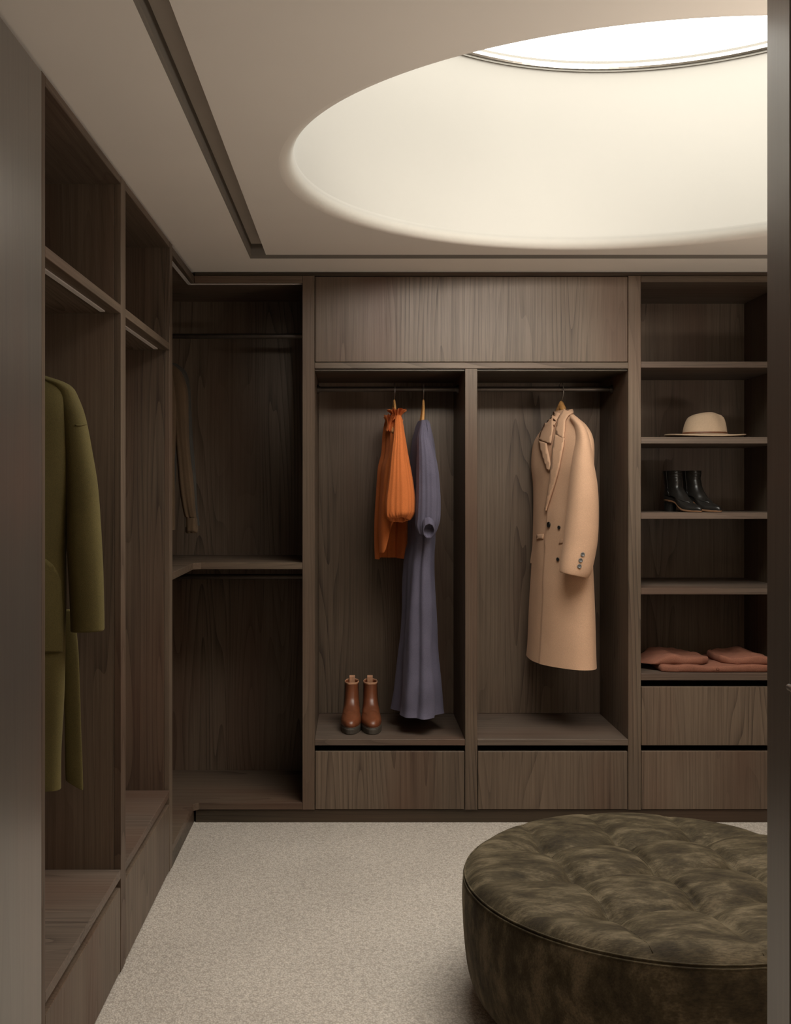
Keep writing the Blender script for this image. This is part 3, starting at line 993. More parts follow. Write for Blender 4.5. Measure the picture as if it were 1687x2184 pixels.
# gathered ruffle at the neck
def ruffle(name, cpx, cpy, Y, rx, ry, h, waves, amp, mat, parent, seed, rot=0.0):
    n, m = 130, 12
    c = at(cpx, cpy, Y)
    rings = []
    for j in range(m):
        t = j / (m - 1)
        ring = []
        for i in range(n):
            th = 2 * PI * i / n
            a = amp * (0.12 + 0.88 * abs(2 * t - 0.75) ** 0.9)
            w = 1 + a * math.sin(waves * th + 1.3 * math.sin(3 * th + seed)) + 0.5 * a * noise.noise(Vector((th * 3, t * 4, seed)))
            flare = 0.72 + 0.55 * (t - 0.38) ** 2 * 3.0
            x, y = rx * w * flare * math.cos(th), ry * w * flare * math.sin(th)
            ring.append(c + Vector((x * math.cos(rot) - y * math.sin(rot), x * math.sin(rot) + y * math.cos(rot), h * (t - 0.38) + 0.004 * math.sin(waves * th * 0.5 + seed))))
        rings.append(ring)
    return link(name, loft_bm(rings), mat, parent, smooth=True)
ruffle('neck_ruffle', 846, 889, 4.80, 0.027, 0.085, 0.046, 15, 0.20, M_ORANGE, BL, 1.7)
ruffle('neck_ruffle', 829, 908, 4.80, 0.014, 0.070, 0.070, 13, 0.22, M_ORANGE, BL, 4.1)

# ------------------------------------------------------------------ slate blue dress
hx = at(903, 830, 4.87)
hanger('pale wooden hanger carrying the slate blue dress', None, None, hx.x, 4.87, 1.922, (0.02, -1.0), 0.11, droop=0.16, peak=1.453 + (1043 - 852) / 462.0)
DR = thing('dress', 'long slate blue linen dress with cuffed sleeve on a hanger', 'dress', (hx.x, 4.87, 0.6))
nb = garment_bm([
    (898, 894, 912, 4.88, 5.0, 3), (915, 889, 916, 4.88, 6.4, 3), (966, 880, 924, 4.88, 4.6, 3), (1060, 876, 926, 4.87, 3.4, 3), (1150, 873, 925, 4.86, 2.8, 3),
    (1220, 864, 923, 4.85, 2.5, 3), (1343, 858, 928, 4.84, 2.2, 3), (1405, 854, 931, 4.84, 2.1, 3), (1456, 850, 934, 4.83, 2.0, 3), (1498, 845, 936, 4.83, 1.9, 3), (1514, 842, 937, 4.83, 1.9, 3)],
    n=150, m=110, folds=((6, 0.001, 0.013, 2.4, 0.9), (11, 0.001, 0.006, 0.7, -0.8)), nz=0.005, seed=9.0, fine=0.0012)
nbv = bvh_of(nb)
link('body', nb, M_NAVY, DR, smooth=True)
ns_ = garment_bm([
    (896, 899, 907, 4.75, 1.5, 0), (906, 896, 910, 4.74, 1.8, 0), (934, 890, 918, 4.70, 1.5, 0), (966, 888.5, 928, 4.68, 1.2, 0), (1000, 887.5, 934, 4.67, 1.05, 0), (1057, 887, 938, 4.66, 0.9, 0),
    (1103, 886, 937, 4.66, 0.9, 0), (1122, 886, 933, 4.66, 0.85, 0), (1136, 891, 927, 4.66, 0.8, 0), (1140, 895, 923, 4.66, 0.8, 0)],
    n=110, m=90, folds=((5, 0.001, 0.004, 0.2, 1.1), (15, 0.0003, 0.0022, 1.0, 0.5)), nz=0.003, seed=12.0, fine=0.0008, cap1=True)
nsv = bvh_of(ns_)
link('sleeve', ns_, M_NAVY, DR, smooth=True)
# buttoned cuff folded towards the room: an open tube tilted to the front
c0 = at(914, 1124, 4.605)
rings = []
for (dy, dz, r, rz) in ((0.020, 0.034, 0.0235, 0.020), (0.006, 0.022, 0.0245, 0.024), (-0.010, 0.004, 0.025, 0.030), (-0.018, -0.008, 0.0255, 0.036), (-0.0185, -0.010, 0.0225, 0.033), (0.0, 0.004, 0.020, 0.026), (0.02, 0.012, 0.010, 0.012)):
    ring = []
    for i in range(48):
        th = 2 * PI * i / 48
        w = 1 + 0.03 * math.sin(9 * th)
        ring.append(c0 + Vector((r * w * math.cos(th), dy - 0.35 * rz * math.sin(th), dz + 0.93 * rz * w * math.sin(th) - 0.008)))
    rings.append(ring)
link('cuff', loft_bm(rings, cap1=True), M_NAVY, DR, smooth=True)

# ------------------------------------------------------------------ camel coat
hx = at(1197, 830, 4.87)
uvec = (0.30, -0.95)
hanger('wooden hanger showing at the collar of the camel coat', None, None, hx.x, 4.87, 1.922, uvec, 0.15, droop=0.20, peak=1.453 + (1043 - 857) / 462.0, thick=0.030, tall=0.044)
CO = thing('overcoat', 'camel wool double-breasted overcoat on a hanger in the right wardrobe bay', 'coat', (hx.x, 4.87, 0.66))
ROT = math.degrees(math.atan2(uvec[1], uvec[0]))        # long axis of the slices lies along the shoulders
cb = garment_bm([
    (876, 1187, 1217, 4.87, 0.80, ROT), (890, 1180, 1224, 4.87, 0.50, ROT), (911, 1166, 1238, 4.87, 0.34, ROT), (943, 1152, 1246, 4.87, 0.30, ROT), (991, 1147, 1246, 4.87, 0.32, ROT),
    (1042, 1150, 1243, 4.87, 0.34, ROT), (1122, 1149, 1244, 4.87, 0.36, ROT), (1202, 1145, 1249, 4.87, 0.40, ROT), (1305, 1138.5, 1254, 4.87, 0.44, ROT), (1380, 1134, 1257, 4.87, 0.46, ROT), (1410, 1132, 1258, 4.87, 0.46, ROT)],
    n=170, m=100, folds=((4, 0.0, 0.006, 0.9, 0.3),), nz=0.0025, sup=2.15, seed=21.0)
# the left front laps over the right one: a low step down the front
_c = at(1197, 1100, 4.87)
_ln = [(1040, 1172), (1092, 1168), (1160, 1163), (1230, 1160), (1320, 1156), (1420, 1150)]
for v in cb.verts:
    px, py = VPX + F * v.co.x / v.co.y, VPY - F * (v.co.z - CZ) / v.co.y
    d_ = (v.co.x - _c.x) * -0.95 + (v.co.y - _c.y) * -0.30
    if py < 1075 or d_ <= 0:
        continue
    for (y0_, x0_), (y1_, x1_) in zip(_ln, _ln[1:]):
        if y0_ <= py <= y1_ or (y1_ == 1420 and py > 1420):
            lx_ = x0_ + (x1_ - x0_) * (py - y0_) / (y1_ - y0_)
    if px > lx_:
        k_ = min(1, d_ / 0.03) * min(1, (py - 1075) / 25) * max(0, 1 - (px - lx_) / 90)
        v.co.x -= 0.95 * 0.0055 * k_
        v.co.y -= 0.30 * 0.0055 * k_
cbv = bvh_of(cb)
link('body', cb, M_CAMEL, CO, smooth=True)
cs = garment_bm([
    (884, 1216, 1222, 4.74, 1.0, 0), (892, 1216, 1233, 4.72, 1.6, 0), (911, 1226, 1247, 4.68, 2.2, 0), (939, 1228, 1256.5, 4.655, 2.0, 0), (984, 1221, 1265, 4.64, 1.5, 0), (1039, 1215, 1273.5, 4.63, 1.25, 0), (1106, 1207, 1275, 4.62, 1.05, 0),
    (1160, 1200, 1272.5, 4.615, 0.95, 0), (1205, 1194.5, 1263, 4.61, 0.90, 0, -0.20, 0), (1224, 1193, 1255.5, 4.61, 0.90, 0, -0.20, 0), (1225, 1196, 1252.5, 4.61, 0.88, 0, -0.20, 0), (1215, 1197, 1252, 4.61, 0.88, 0, -0.20, 0)],
    n=90, m=90, folds=((3, 0.0005, 0.002, 0.5, 0.6),), nz=0.0022, sup=2.2, seed=25.0, cap1=True)
csv = bvh_of(cs)
link('sleeve', cs, M_CAMEL, CO, smooth=True)
fs = garment_bm([
    (935, 1158, 1172, 5.02, 1.6, 0), (1000, 1150, 1180, 5.03, 1.3, 0), (1080, 1144, 1182, 5.03, 1.2, 0), (1122, 1140, 1180, 5.03, 1.2, 0), (1160, 1136, 1176, 5.03, 1.2, 0), (1198, 1131, 1171, 5.03, 1.2, 0), (1199, 1133, 1169, 5.03, 1.2, 0), (1192, 1134, 1168, 5.03, 1.2, 0)],
    n=60, m=60, nz=0.002, sup=2.2, seed=28.0, cap1=True)
link('sleeve', fs, M_CAMEL, CO, smooth=True)
V = [cbv]
# lapels and collar
patch('lapel', [(1207, 936), (1205, 951), (1201, 972), (1196, 998), (1186, 1034), (1176, 1066), (1168, 1092), (1167, 1086), (1171, 1060), (1176, 1026), (1180, 990), (1183, 955), (1188, 929), (1196, 930)], V, 0.008, M_CAMEL, CO, 0.005, step=4)
patch('lapel', [(1153, 941), (1161, 943), (1169, 946), (1171, 958), (1175, 975), (1178, 992), (1175, 1004), (1169, 998), (1162, 978), (1156, 958)], V, 0.007, M_CAMEL, CO, 0.005, step=4)
patch('collar', [(1209, 868.5), (1215, 872), (1219, 880), (1221, 885), (1214, 890), (1209, 899), (1207.5, 920), (1206, 936), (1197, 932), (1190, 926), (1191, 912), (1195, 896), (1202, 880)], V, 0.009, M_CAMEL, CO, 0.005, step=4)
patch('collar', [(1187, 874), (1183, 882), (1182, 900), (1183, 915), (1180, 930), (1178, 946), (1168, 944), (1153, 939), (1155, 928), (1165, 905), (1176, 886)], V, 0.006, M_CAMEL, CO, 0.004, step=4)
patch('pocket_flap', [(1146, 1140), (1160, 1139), (1159.5, 1149), (1145.5, 1151)], V, 0.0012, M_CAMEL, CO, 0.003, step=3)
patch('pocket_flap', [(1195, 1150), (1203, 1149), (1202, 1158), (1193, 1160)], V, 0.0012, M_CAMEL, CO, 0.003, step=3)
button(CO, V, 1172, 1119, 0.0135, M_BLACK, 0.004, label='black button')
for px, py in ((1193.5, 1125), (1191, 1193)):
    button(CO, V, px, py, 0.0085, M_BLACK, 0.003, label='black button')
M_GREYB = plain('grey_horn_button', (0.13, 0.125, 0.12), 0.3, noise_amt=0.3, scale=200)
for px, py in ((1242.5, 1182.5), (1238, 1195), (1235.5, 1207.5)):
    button(CO, [csv], px, py, 0.0095, M_GREYB, 0.001, label='grey button')

# ------------------------------------------------------------------ olive coat in the near left bay
hanger('wooden hanger inside the olive coat', None, None, -0.98, 2.95, 1.913, (1.0, 0.0), 0.13, droop=0.13, peak=1.80)
OC = thing('overcoat', 'long olive green wool coat hanging in the near left wardrobe bay', 'coat', (-0.98, 2.93, 0.61))
YO = 2.95
gb = garment_bm([
    (782, -20, 28, YO, 1.0, 0), (795, -62, 70, YO, 0.45, 0), (806, -100, 108, YO, 0.36, 0), (826, -130, 138, YO, 0.36, 0), (880, -146, 150, YO, 0.40, 0), (1000, -142, 146, YO, 0.42, 0), (1160, -130, 138, YO, 0.42, 0),
    (1300, -134, 138, YO, 0.42, 0), (1450, -134, 133, YO, 0.42, 0), (1600, -130, 127, YO, 0.42, 0), (1678, -126, 124, YO, 0.42, 0, -0.02, 0)],
    n=120, m=90, folds=((5, 0.001, 0.008, 1.9, 0.4),), nz=0.004, sup=2.4, seed=31.0)
gbv = bvh_of(gb)
link('body', gb, M_OLIVE, OC, smooth=True)
gs = garment_bm([
    (804, 80, 104, YO, 1.6, 0), (814, 92, 134, YO, 1.4, 0), (826, 112, 153, YO, 1.3, 0), (845, 124, 164, YO, 1.2, 0), (888, 132, 179, YO, 1.15, 0), (962, 138, 193, YO, 1.05, 0), (1037, 141, 205.5, YO, 1.0, 0), (1126, 144, 213.5, YO, 0.95, 0),
    (1215, 147, 219, YO, 0.9, 0), (1299, 151, 223.5, YO, 0.86, 0), (1335, 153, 225, YO, 0.85, 0, 0.03, 0), (1344, 154, 224.5, YO, 0.85, 0, 0.03, 0), (1345, 158, 221, YO, 0.82, 0, 0.03, 0), (1336, 158, 221, YO, 0.82, 0, 0.03, 0)],
    n=90, m=90, folds=((3, 0.001, 0.003, 2.2, 0.9),), nz=0.003, sup=2.2, seed=33.0, cap1=True)
gsv = bvh_of(gs)
link('sleeve', gs, M_OLIVE, OC, smooth=True)
gs2 = garment_bm([
    (804, -96, -72, YO, 1.6, 0), (826, -140, -104, YO, 1.3, 0), (888, -160, -124, YO, 1.15, 0), (1037, -178, -125, YO, 1.0, 0), (1215, -184, -130, YO, 0.9, 0), (1344, -186, -134, YO, 0.85, 0)],
    n=60, m=50, nz=0.003, sup=2.2, seed=35.0, cap1=True)
link('sleeve', gs2, M_OLIVE, OC, smooth=True)
# rear skirt of the coat showing beside the front panel
gt = garment_bm([
    (1300, 128, 158, YO + .13, 0.30, 0), (1381, 132, 167, YO + .13, 0.28, 0), (1462, 136, 170.5, YO + .13, 0.26, 0), (1580, 139, 174, YO + .13, 0.24, 0), (1668, 140.5, 176.5, YO + .13, 0.24, 0, -0.55, 0), (1669, 143, 174, YO + .13, 0.2, 0, -0.55, 0)],
    n=48, m=50, nz=0.002, sup=2.2, seed=36.0, cap0=True, cap1=True)
link('rear_panel', gt, M_OLIVE, OC, smooth=True)
patch('shoulder_seam', [(160, 905.5), (172, 906), (183.5, 903), (184, 905.5), (172, 909), (160, 908.5)], [gsv], 0.0004, M_OLIVE, OC, 0.0016, step=4, Yg=YO)
patch('patch_pocket', [(60, 1190), (98, 1192), (112, 1204), (122, 1221), (128, 1240), (131, 1300), (131, 1390), (60, 1392)], [gbv], 0.002, M_OLIVE, OC, 0.004, step=8, Yg=YO)

# ------------------------------------------------------------------ shirts in the corner
def shirt(label, mat, Y, X, z, pxs, hl, dy, seed):
    hanger(hl, None, None, X, Y, 2.108, (1.0, 0.0), 0.13, droop=0.15, peak=2.035)
    t = thing('shirt', label, 'shirt', (X, Y, 1.2))
    b = garment_bm([(762, 280, 312, Y, 1.0, 0), (776, 236, 362, Y, 0.40, 0), (800, 212, 384, Y, 0.34, 0), (860, 204, 385, Y, 0.38, 0), (960, 208, 376, Y, 0.42, 0), (1060, 208, 374, Y, 0.42, 0), (1130, 208, 374, Y, 0.42, 0)],
                   n=90, m=60, folds=((6, 0.001, 0.006, seed, 0.5),), nz=0.005, sup=2.3, seed=seed)
    link('body', b, mat, t, smooth=True)
    s = garment_bm(pxs, n=80, m=90, folds=((4, 0.002, 0.004, 1 + seed, 1.4), (9, 0.0, 0.002, seed, -2.0)), nz=0.005, sup=2.1, seed=seed + 2, cap1=True)
    sv = bvh_of(s)
    link('sleeve', s, mat, t, smooth=True)
    return t, sv
t1, sv1 = shirt('dark brown shirt hanging in the dark corner wardrobe, nearest the room', M_SHIRT, 4.66, -0.955, 0, [
    (778, 352, 370, 4.66, 1.6, 0), (794, 362, 388, 4.66, 1.3, 0), (830, 368, 399, 4.66, 1.1, 0), (880, 370, 402, 4.66, 1.0, 0), (950, 373, 407, 4.66, 0.95, 0), (1020, 380, 412, 4.66, 0.9, 0),
    (1070, 387, 415, 4.66, 0.9, 0), (1100, 393, 418, 4.66, 0.85, 0), (1106, 397, 419, 4.66, 0.8, 0), (1133, 397.5, 421, 4.66, 0.8, 0, 0.02, 0), (1136, 399, 419, 4.66, 0.75, 0), (1128, 400, 418, 4.66, 0.75, 0)],
    'wooden hanger under the dark brown shirt', 0, 41.0)
patch('cuff', [(396.5, 1106), (408, 1104), (419.5, 1106), (421.5, 1135), (410, 1139), (396.5, 1138)], [sv1], 0.001, M_SHIRT, t1, 0.002, step=4, Yg=4.66)
shirt('charcoal shirt half hidden behind the dark brown shirt', M_SHIRT2, 4.83, -0.985, 0, [
    (776, 352, 376, 4.83, 1.6, 0), (794, 366, 396, 4.83, 1.3, 0), (830, 372, 405, 4.83, 1.1, 0), (880, 376, 410, 4.83, 1.0, 0), (950, 382, 414, 4.83, 0.95, 0), (1020, 388, 419, 4.83, 0.9, 0),
    (1080, 394, 422, 4.83, 0.9, 0), (1110, 400, 425, 4.83, 0.85, 0), (1121, 401, 426, 4.83, 0.85, 0), (1116, 403, 424, 4.83, 0.8, 0)],
    'wooden hanger under the charcoal shirt', 0, 47.0)

# ------------------------------------------------------------------ boots
def outline(L, Wd, toe, n=48, point=2.0, waist=0.0):
    """sole shape, toe at y = 0 heading to -y, heel at y = L; returns (x, y)"""
    pts = []
    for i in range(n):
        th = 2 * PI * i / n
        c, s = math.cos(th), math.sin(th)
        y = L / 2 - L / 2 * c
        k = y / L
        w = math.copysign(abs(s) ** (2 / point), s) if False else s
        fw = 1.0 - toe * max(0, 0.35 - k) / 0.35 - waist * math.exp(-((k - 0.62) / 0.16) ** 2) - 0.10 * max(0, k - 0.6)
        x = Wd / 2 * math.copysign(abs(w) ** 0.78, w) * fw
        pts.append((x, y))
    return pts

def chelsea(label, px, side, turn):
    tc_, ts_ = math.cos(turn), math.sin(turn)
    z0 = fz(1577) + 0.0002
    Y0 = 4.672
    X0 = (px - VPX) / F * Y0
    t = thing('ankle_boot', label, 'boot', (X0, Y0 + 0.14, z0), 'tan leather chelsea boots')
    def P(x, y, z): return Vector((X0 + x * tc_ + y * ts_, Y0 + y * tc_ - x * ts_, z0 + z))
    L = 0.272
    so = [(x * (1 - 0.14 * max(0, y / L - 0.6) / 0.4), y) for x, y in outline(L, 0.096, 0.10, waist=0.10)]
    rings = [[P(x * s, L / 2 + (y - L / 2) * s, z) for x, y in so] for s, z in ((0.985, 0.0), (1.0, 0.004), (1.0, 0.020), (0.992, 0.024), (0.975, 0.026))]
    link('sole', loft_bm(rings, cap0=True, cap1=True), M_SOLE, t, smooth=False, label='thick dark rubber sole')
    welt = [[P(x * s, L / 2 + (y - L / 2) * s, z) for x, y in so] for s, z in ((0.965, 0.0255), (0.975, 0.0275), (0.965, 0.0295), (0.93, 0.030))]
    link('welt', loft_bm(welt, cap0=True, cap1=True), M_SOLE, t, smooth=True)
    # horizontal slices: z, toe y, heel y, width
    sl = [(0.028, 0.008, 0.266, 0.092), (0.040, 0.004, 0.268, 0.095), (0.052, 0.009, 0.268, 0.093), (0.061, 0.022, 0.267, 0.088), (0.069, 0.046, 0.266, 0.083), (0.079, 0.078, 0.265, 0.078),
          (0.092, 0.108, 0.264, 0.073), (0.108, 0.130, 0.262, 0.069), (0.128, 0.144, 0.262, 0.066), (0.150, 0.151, 0.264, 0.064), (0.172, 0.154, 0.268, 0.063), (0.192, 0.155, 0.271, 0.064), (0.198, 0.155, 0.271, 0.064)]
    rings = []
    for (z, a, c, w) in spline(sl, 60):
        Ls = c - a
        toe = 0.12 if Ls > 0.2 else 0.0
        o = outline(Ls, w, toe, waist=0.10 if Ls > 0.2 else 0.0)
        ring = []
        for x, y in o:
            wr = 0.0022 * noise.noise(Vector((x * 30 + side * 7, (a + y) * 26, z * 45)))
            cr = 0.0016 * math.sin((a + y) * 230 + x * 25) * math.exp(-((a + y - 0.095) / 0.022) ** 2)
            ring.append(P(x * (1 + wr * 8), a + y, z + (wr + cr if z > 0.05 else 0) * (0.4 if z > 0.19 else 1)))
        rings.append(ring)
    top = rings[-1]
    cxy = sum(top, Vector()) / len(top)
    for s, dz in ((0.93, 0.001), (0.86, -0.004), (0.82, -0.05), (0.80, -0.09)):
        rings.append([Vector((cxy.x + (p.x - cxy.x) * s, cxy.y + (p.y - cxy.y) * s, cxy.z + dz)) for p in top])
    u = loft_bm(rings, cap0=True, cap1=True)
    uv = bvh_of(u)
    link('upper', u, M_TAN, t, smooth=True)
    # lining rim
    rr = [[Vector((cxy.x + (p.x - cxy.x) * s, cxy.y + (p.y - cxy.y) * s, cxy.z + dz + 0.0006 * math.sin(7 * k / 48 * 2 * PI))) for k, p in enumerate(top)] for s, dz in ((1.01, -0.004), (1.035, 0.001), (0.99, 0.005), (0.93, 0.002), (0.90, -0.01))]
    link('collar', loft_bm(rr), M_TANLIN, t, smooth=True, label='pale rolled collar')
    # elastic side panel
    for sg in (-1, 1):
        g_ = [P(sg * 0.031, 0.20, 0.20), ]
        rows_ = []
        for k in range(9):
            s = k / 8
            z = 0.196 - 0.105 * s
            hw = 0.026 * (1 - s * 0.8)
            row = []
            for q in range(6):
                y = 0.208 - hw + 2 * hw * q / 5
                co, no, *_ = uv.find_nearest(P(sg * 0.06, y, z))
                row.append(co + Vector((sg * 0.0012, 0, 0)))
            rows_.append(row)
        bm_ = loft_bm(rows_, closed=False)
        link('elastic_gusset', bm_, M_ELASTIC, t, smooth=True, label='dark elastic side panel')
    # pull tab loop at the heel
    path = [P(0, 0.262, 0.178), P(0, 0.266, 0.205), P(0, 0.264, 0.217), P(0, 0.256, 0.220), P(0, 0.250, 0.214), P(0, 0.249, 0.198), P(0, 0.250, 0.18)]
    tb = []
    for i, p in enumerate(path):
        tb.append([p + Vector((-0.0125, 0, 0)), p + Vector((0.0125, 0, 0)), p + Vector((0.0125, 0, 0)) + Vector((0, -0.0022, -0.0008)), p + Vector((-0.0125, 0, 0)) + Vector((0, -0.0022, -0.0008))])
    link('pull_tab', loft_bm(tb, cap0=True, cap1=True), M_TANLIN, t, label='fabric pull tab')
    return t
chelsea('left boot of the tan chelsea pair on the wardrobe shelf', 746.5, 0, 0.035)
chelsea('right boot of the tan chelsea pair, nearer the blue dress', 794.5, 1, -0.03)

def heeled(label, px, Y0, z0, ang, seed):
    X0 = (px - VPX) / F * Y0
    t = thing('ankle_boot', label, 'boot', (X0, Y0, z0), 'black leather heeled boots')
    ca, sa = math.cos(ang), math.sin(ang)
    # local y runs from toe (0) back to the heel; toe heads to -y before turning
    def P(x, y, z): return Vector((X0 + x * ca - y * sa, Y0 + x * sa + y * ca, z0 + z))
    L = 0.255
    def lift(y): return 0.048 * (1 / (1 + math.exp(-(y - 0.125) / 0.020)))
    def pt(L_, w, n=48):
        out = []
        for i in range(n):
            th = 2 * PI * i / n
            y = L_ / 2 - L_ / 2 * math.cos(th)
            k = y / L_
            s = math.sin(th)
            fw = 1.0 - 0.42 * max(0, 0.30 - k) / 0.30 - 0.28 * math.exp(-((k - 0.60) / 0.14) ** 2)
            out.append((w / 2 * math.copysign(abs(s) ** 0.85, s) * fw, y))
        return out
    so = pt(L, 0.082)
    rings = [[P(x * s, L / 2 + (y - L / 2) * s, lift(y) + z) for x, y in so] for s, z in ((0.985, 0.0005), (1.0, 0.002), (1.0, 0.006), (0.985, 0.0075))]
    link('sole', loft_bm(rings, cap0=True, cap1=True), M_BSOLE, t, label='thin tan leather sole')
    hl = []
    for z, y0_, y1_, w in ((0.0, 0.196, 0.246, 0.046), (0.004, 0.195, 0.247, 0.047), (0.03, 0.190, 0.249, 0.050), (0.046, 0.182, 0.252, 0.056)):
        hl.append([P(w / 2 * math.sin(2 * PI * i / 24), (y0_ + y1_) / 2 - (y1_ - y0_) / 2 * math.cos(2 * PI * i / 24), z) for i in range(24)])
    link('heel', loft_bm(hl, cap0=True, cap1=True), M_BLACK, t, label='black block heel')
    sl = [(0.007, 0.004, 0.253, 0.078), (0.016, 0.003, 0.254, 0.081), (0.026, 0.014, 0.254, 0.078), (0.034, 0.040, 0.254, 0.074), (0.043, 0.070, 0.253, 0.070), (0.058, 0.102, 0.251, 0.067),
          (0.078, 0.126, 0.248, 0.064), (0.100, 0.141, 0.247, 0.062), (0.125, 0.149, 0.248, 0.062), (0.150, 0.152, 0.251, 0.064), (0.172, 0.152, 0.254, 0.066), (0.186, 0.151, 0.256, 0.068)]
    rings = []
    for (z, a, c, w) in spline(sl, 64):
        Ls = c - a
        o = pt(Ls, w) if Ls > 0.185 else outline(Ls, w, 0.0)
        ring = []
        f = max(0.0, 1 - z / 0.13)
        for x, y in o:
            yy = a + y
            zz = z + lift(yy) * f
            wr = 0.0035 * noise.noise(Vector((x * 26 + seed, yy * 22, zz * 40)))
            sh = 0.0020 * math.sin(zz * 520 + yy * 30) * math.exp(-((zz - 0.165) / 0.025) ** 2) * max(0, 1 - (y / Ls) / 0.4)
            ring.append(P(x * (1 + wr * 6), yy - wr - sh, zz))
        rings.append(ring)
    top = rings[-1]
    cxy = sum(top, Vector()) / len(top)
    for s, dz in ((0.95, 0.0006), (0.90, -0.004), (0.86, -0.06)):
        rings.append([Vector((cxy.x + (p.x - cxy.x) * s, cxy.y + (p.y - cxy.y) * s, p.z + dz)) for p in top])
    u = loft_bm(rings, cap0=True, cap1=True)
    uv = bvh_of(u)
    link('upper', u, M_BLEATH, t, smooth=True)
    # side zip and vamp seam
    for sg in (-1, 1):
        path = []
        for k in range(15):
            z = 0.195 - 0.125 * k / 14
            co, no, *_ = uv.find_nearest(P(sg * 0.08, 0.205 - 0.02 * (k / 14) ** 3, z))
            path.append(co + no * 0.0006)
        link('side_seam', tube_bm(path, 0.0012, 6), M_STEEL if sg > 0 else M_BLEATH, t, smooth=True)
    return t
z3 = fz(1093.5) + 0.0002
heeled('left boot of the black heeled pair on the shelf below the hat', 1496, 4.640, z3, math.radians(20), 3.0)
heeled('right boot of the black heeled pair on the shelf below the hat', 1538, 4.640, z3, math.radians(20), 8.0)

# ------------------------------------------------------------------ hat
HXp, HYp, z2 = (1503 - VPX) / F * 4.775, 4.775, fz(932) + 0.0003
H = thing('fedora_hat', 'sand felt fedora with a brown band on the second shelf', 'hat', (HXp, HYp, z2))
def hp(x, y, z): return Vector((HXp + x, HYp + y, z2 + z))
n = 96
rows_ = []
# brim: under side, edge, upper side
for r, z in ((0.100, 0.0045), (0.130, 0.0030), (0.155, 0.0022), (0.170, 0.0026), (0.1762, 0.0045), (0.1775, 0.0068), (0.1765, 0.0092), (0.170, 0.0102), (0.155, 0.0092), (0.130, 0.0090), (0.112, 0.0100), (0.098, 0.0125)):
    rows_.append((r, z))
def brim_ring(r, z):
    out = []
    for i in range(n):
        th = 2 * PI * i / n
        c, s = math.cos(th), math.sin(th)
        k = max(0, (r - 0.10) / 0.077)
        up = 0.009 * (1 - k * s * s) + 0.0025 * k * k * c * c
        out.append(hp(r * c, r * 0.93 * s, z + max(-0.002, up)))
    return out
link('brim', loft_bm([brim_ring(r, z) for r, z in rows_] + [brim_ring(*rows_[0])]), M_FELT, H, smooth=True)
crown = [(1.00, 0.0), (0.985, 0.015), (0.935, 0.036), (0.88, 0.053), (0.815, 0.068), (0.72, 0.083), (0.62, 0.093), (0.48, 0.0995), (0.32, 0.102), (0.15, 0.103), (0.02, 0.1035)]
rings = []
for (k, z) in spline(crown, 44):
    ring = []
    for i in range(n):
        th = 2 * PI * i / n
        c, s = math.cos(th), math.sin(th)
        x, y = 0.0975 * k * c, 0.084 * k * s
        t = min(1, z / 0.103)
        x += 0.009 * t                         # the crown leans to the front pinch
        if x > 0:
            x = x * (1 + 0.06 * t * t)
        else:
            x = x * (1 + 0.15 * t)
        # two finger dents at the front, a long crease on top
        for sg in (-1, 1):
            dd = math.hypot((x - 0.060) / 0.028, (y - sg * 0.050) / 0.026)
            y -= sg * 0.020 * math.exp(-dd * dd) * t
        dz = -0.022 * math.exp(-(y / 0.020) ** 2) * max(0, t - 0.75) * 4 * (1 - 0.2 * abs(x) / 0.1)
        z_ = z + dz + (0.004 * (x / 0.1) if t > 0.85 else 0) * 0.6
        ring.append(hp(x, y, 0.0185 + z_))
    rings.append(ring)
link('crown', loft_bm(rings, cap1=True), M_FELT, H, smooth=True)
bands = [[hp(0.0985 * s * math.cos(2 * PI * i / n) * 1.0, 0.0852 * s * math.sin(2 * PI * i / n), z) for i in range(n)] for s, z in ((0.985, 0.0195), (1.005, 0.0205), (1.000, 0.0285), (0.985, 0.0295))]
link('hat_band', loft_bm(bands + [bands[0]]), M_BAND, H, smooth=True, label='brown leather band')

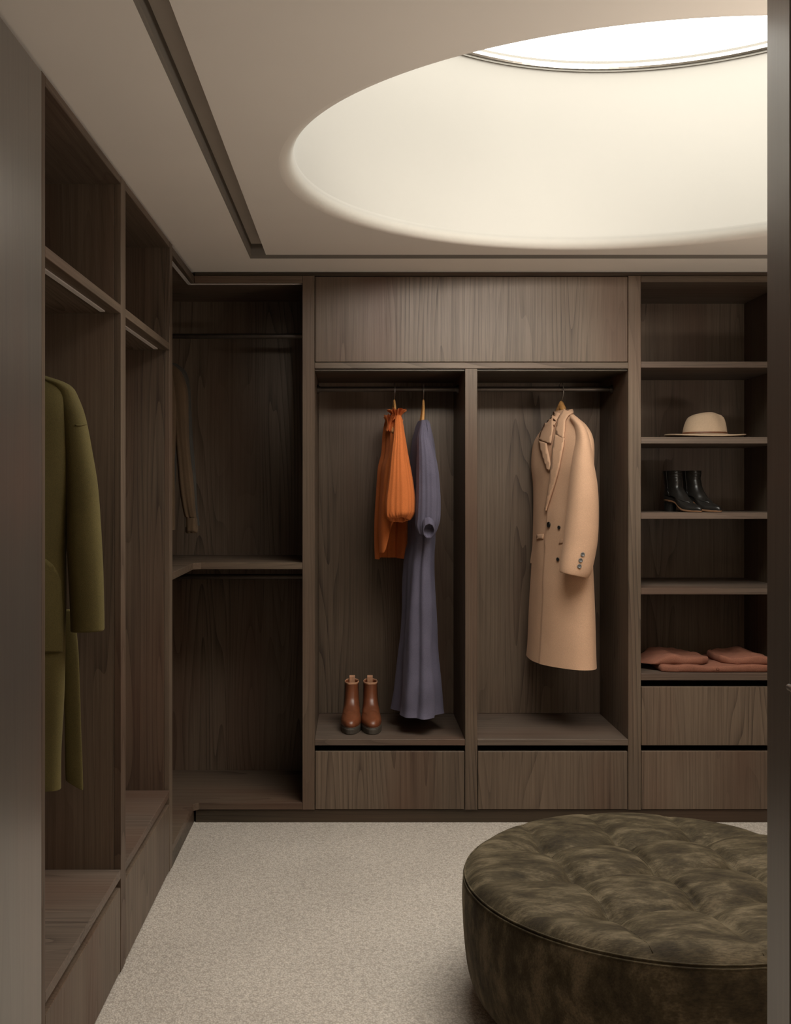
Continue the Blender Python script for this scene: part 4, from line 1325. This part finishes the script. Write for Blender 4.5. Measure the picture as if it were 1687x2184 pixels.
# ------------------------------------------------------------------ folded rust cardigan
z5 = fz(1437) + 0.0005
K = thing('folded_cardigan', 'rust brown knitted cardigan folded flat on the lowest open shelf', 'cardigan', (1.57, 4.78, z5))
def slab(name, poly, z, th, mat, parent, sag=None, nz=0.003, seed=0.0, rnd=0.012):
    # resample the outline
    pts = []
    m = len(poly)
    for i in range(m):
        p0, p1, p2, p3 = poly[i - 1], poly[i], poly[(i + 1) % m], poly[(i + 2) % m]
        for k in range(12):
            t = k / 12
            # rounded by mixing chord and spline
            s = tuple(cat(a, b, c, d, t) for a, b, c, d in zip(p0, p1, p2, p3))
            l = tuple(b + (c - b) * t for b, c in zip(p1, p2))
            pts.append((0.45 * s[0] + 0.55 * l[0], 0.45 * s[1] + 0.55 * l[1]))
    cx, cy = sum(p[0] for p in pts) / len(pts), sum(p[1] for p in pts) / len(pts)
    def ring(ins, zz, scale=1.0):
        out = []
        for x, y in pts:
            d = math.hypot(x - cx, y - cy)
            k = (d - ins) / d * scale
            X, Y = cx + (x - cx) * k, cy + (y - cy) * k
            w = nz * noise.noise(Vector((X * 14 + seed, Y * 14, seed))) + 0.4 * nz * noise.noise(Vector((X * 40 + seed, Y * 40, zz * 30)))
            out.append(Vector((X, Y, z + zz + (w if zz > 0.001 else 0) * 1.6 + (sag(X, Y) * min(1.0, 0.15 + zz / th) if sag else 0))))
        return out
    rr = [ring(0.03, 0.0004, 0.6), ring(rnd * 0.7, 0.0004)]
    for k in range(1, 9):
        a = -PI / 2 + PI * k / 9
        rr.append(ring(rnd * 0.7 * (1 - math.cos(a)), th / 2 + th / 2 * math.sin(a)))
    rr += [ring(rnd * 0.7, th), ring(rnd, th, 0.97), ring(rnd, th * 1.02, 0.8), ring(rnd, th * 1.03, 0.5), ring(rnd, th * 1.03, 0.2), ring(rnd, th * 1.03, 0.02)]
    b = loft_bm(rr, cap0=True, cap1=True)
    return link(name, b, mat, parent, smooth=True)
slab('folded_body', [(1.345, 4.635), (1.45, 4.622), (1.60, 4.618), (1.72, 4.622), (1.815, 4.628), (1.835, 4.78), (1.82, 4.93), (1.60, 4.95), (1.40, 4.94), (1.345, 4.80)], z5, 0.030, M_RUST, K, nz=0.0035, seed=3.0,
     sag=lambda x, y: -0.004 * math.exp(-((x - 1.58) / 0.06) ** 2))
slab('folded_sleeve', [(1.32, 4.66), (1.42, 4.642), (1.53, 4.652), (1.575, 4.70), (1.56, 4.80), (1.52, 4.92), (1.38, 4.93), (1.30, 4.86), (1.262, 4.76)], z5 + 0.029, 0.030, M_RUST, K, nz=0.006, seed=7.0,
     sag=lambda x, y: -0.027 * max(0, min(1, (1.365 - x) / 0.07)) + 0.010 * math.exp(-((x - 1.40) / 0.03) ** 2))
slab('folded_sleeve', [(1.625, 4.70), (1.69, 4.655), (1.76, 4.640), (1.84, 4.645), (1.86, 4.75), (1.84, 4.90), (1.70, 4.93), (1.62, 4.86)], z5 + 0.029, 0.030, M_RUST, K, nz=0.006, seed=11.0,
     sag=lambda x, y: 0.012 * math.exp(-((x - 1.77) / 0.035) ** 2) - 0.008 * max(0, min(1, (x - 1.79) / 0.05)))
bb = lathe_bm([(0.0, 0.0022), (0.004, 0.002), (0.0062, 0.0025), (0.0070, 0.001), (0.0065, -0.001)], 0, 0, 14)
bmesh.ops.remove_doubles(bb, verts=bb.verts[:], dist=1e-6)
bmesh.ops.transform(bb, matrix=Matrix.Translation((1.587, 4.6165, z5 + 0.017)) @ Matrix.Rotation(PI / 2, 4, 'X'), verts=bb.verts[:])
link('button', bb, M_RUST, K, smooth=True)
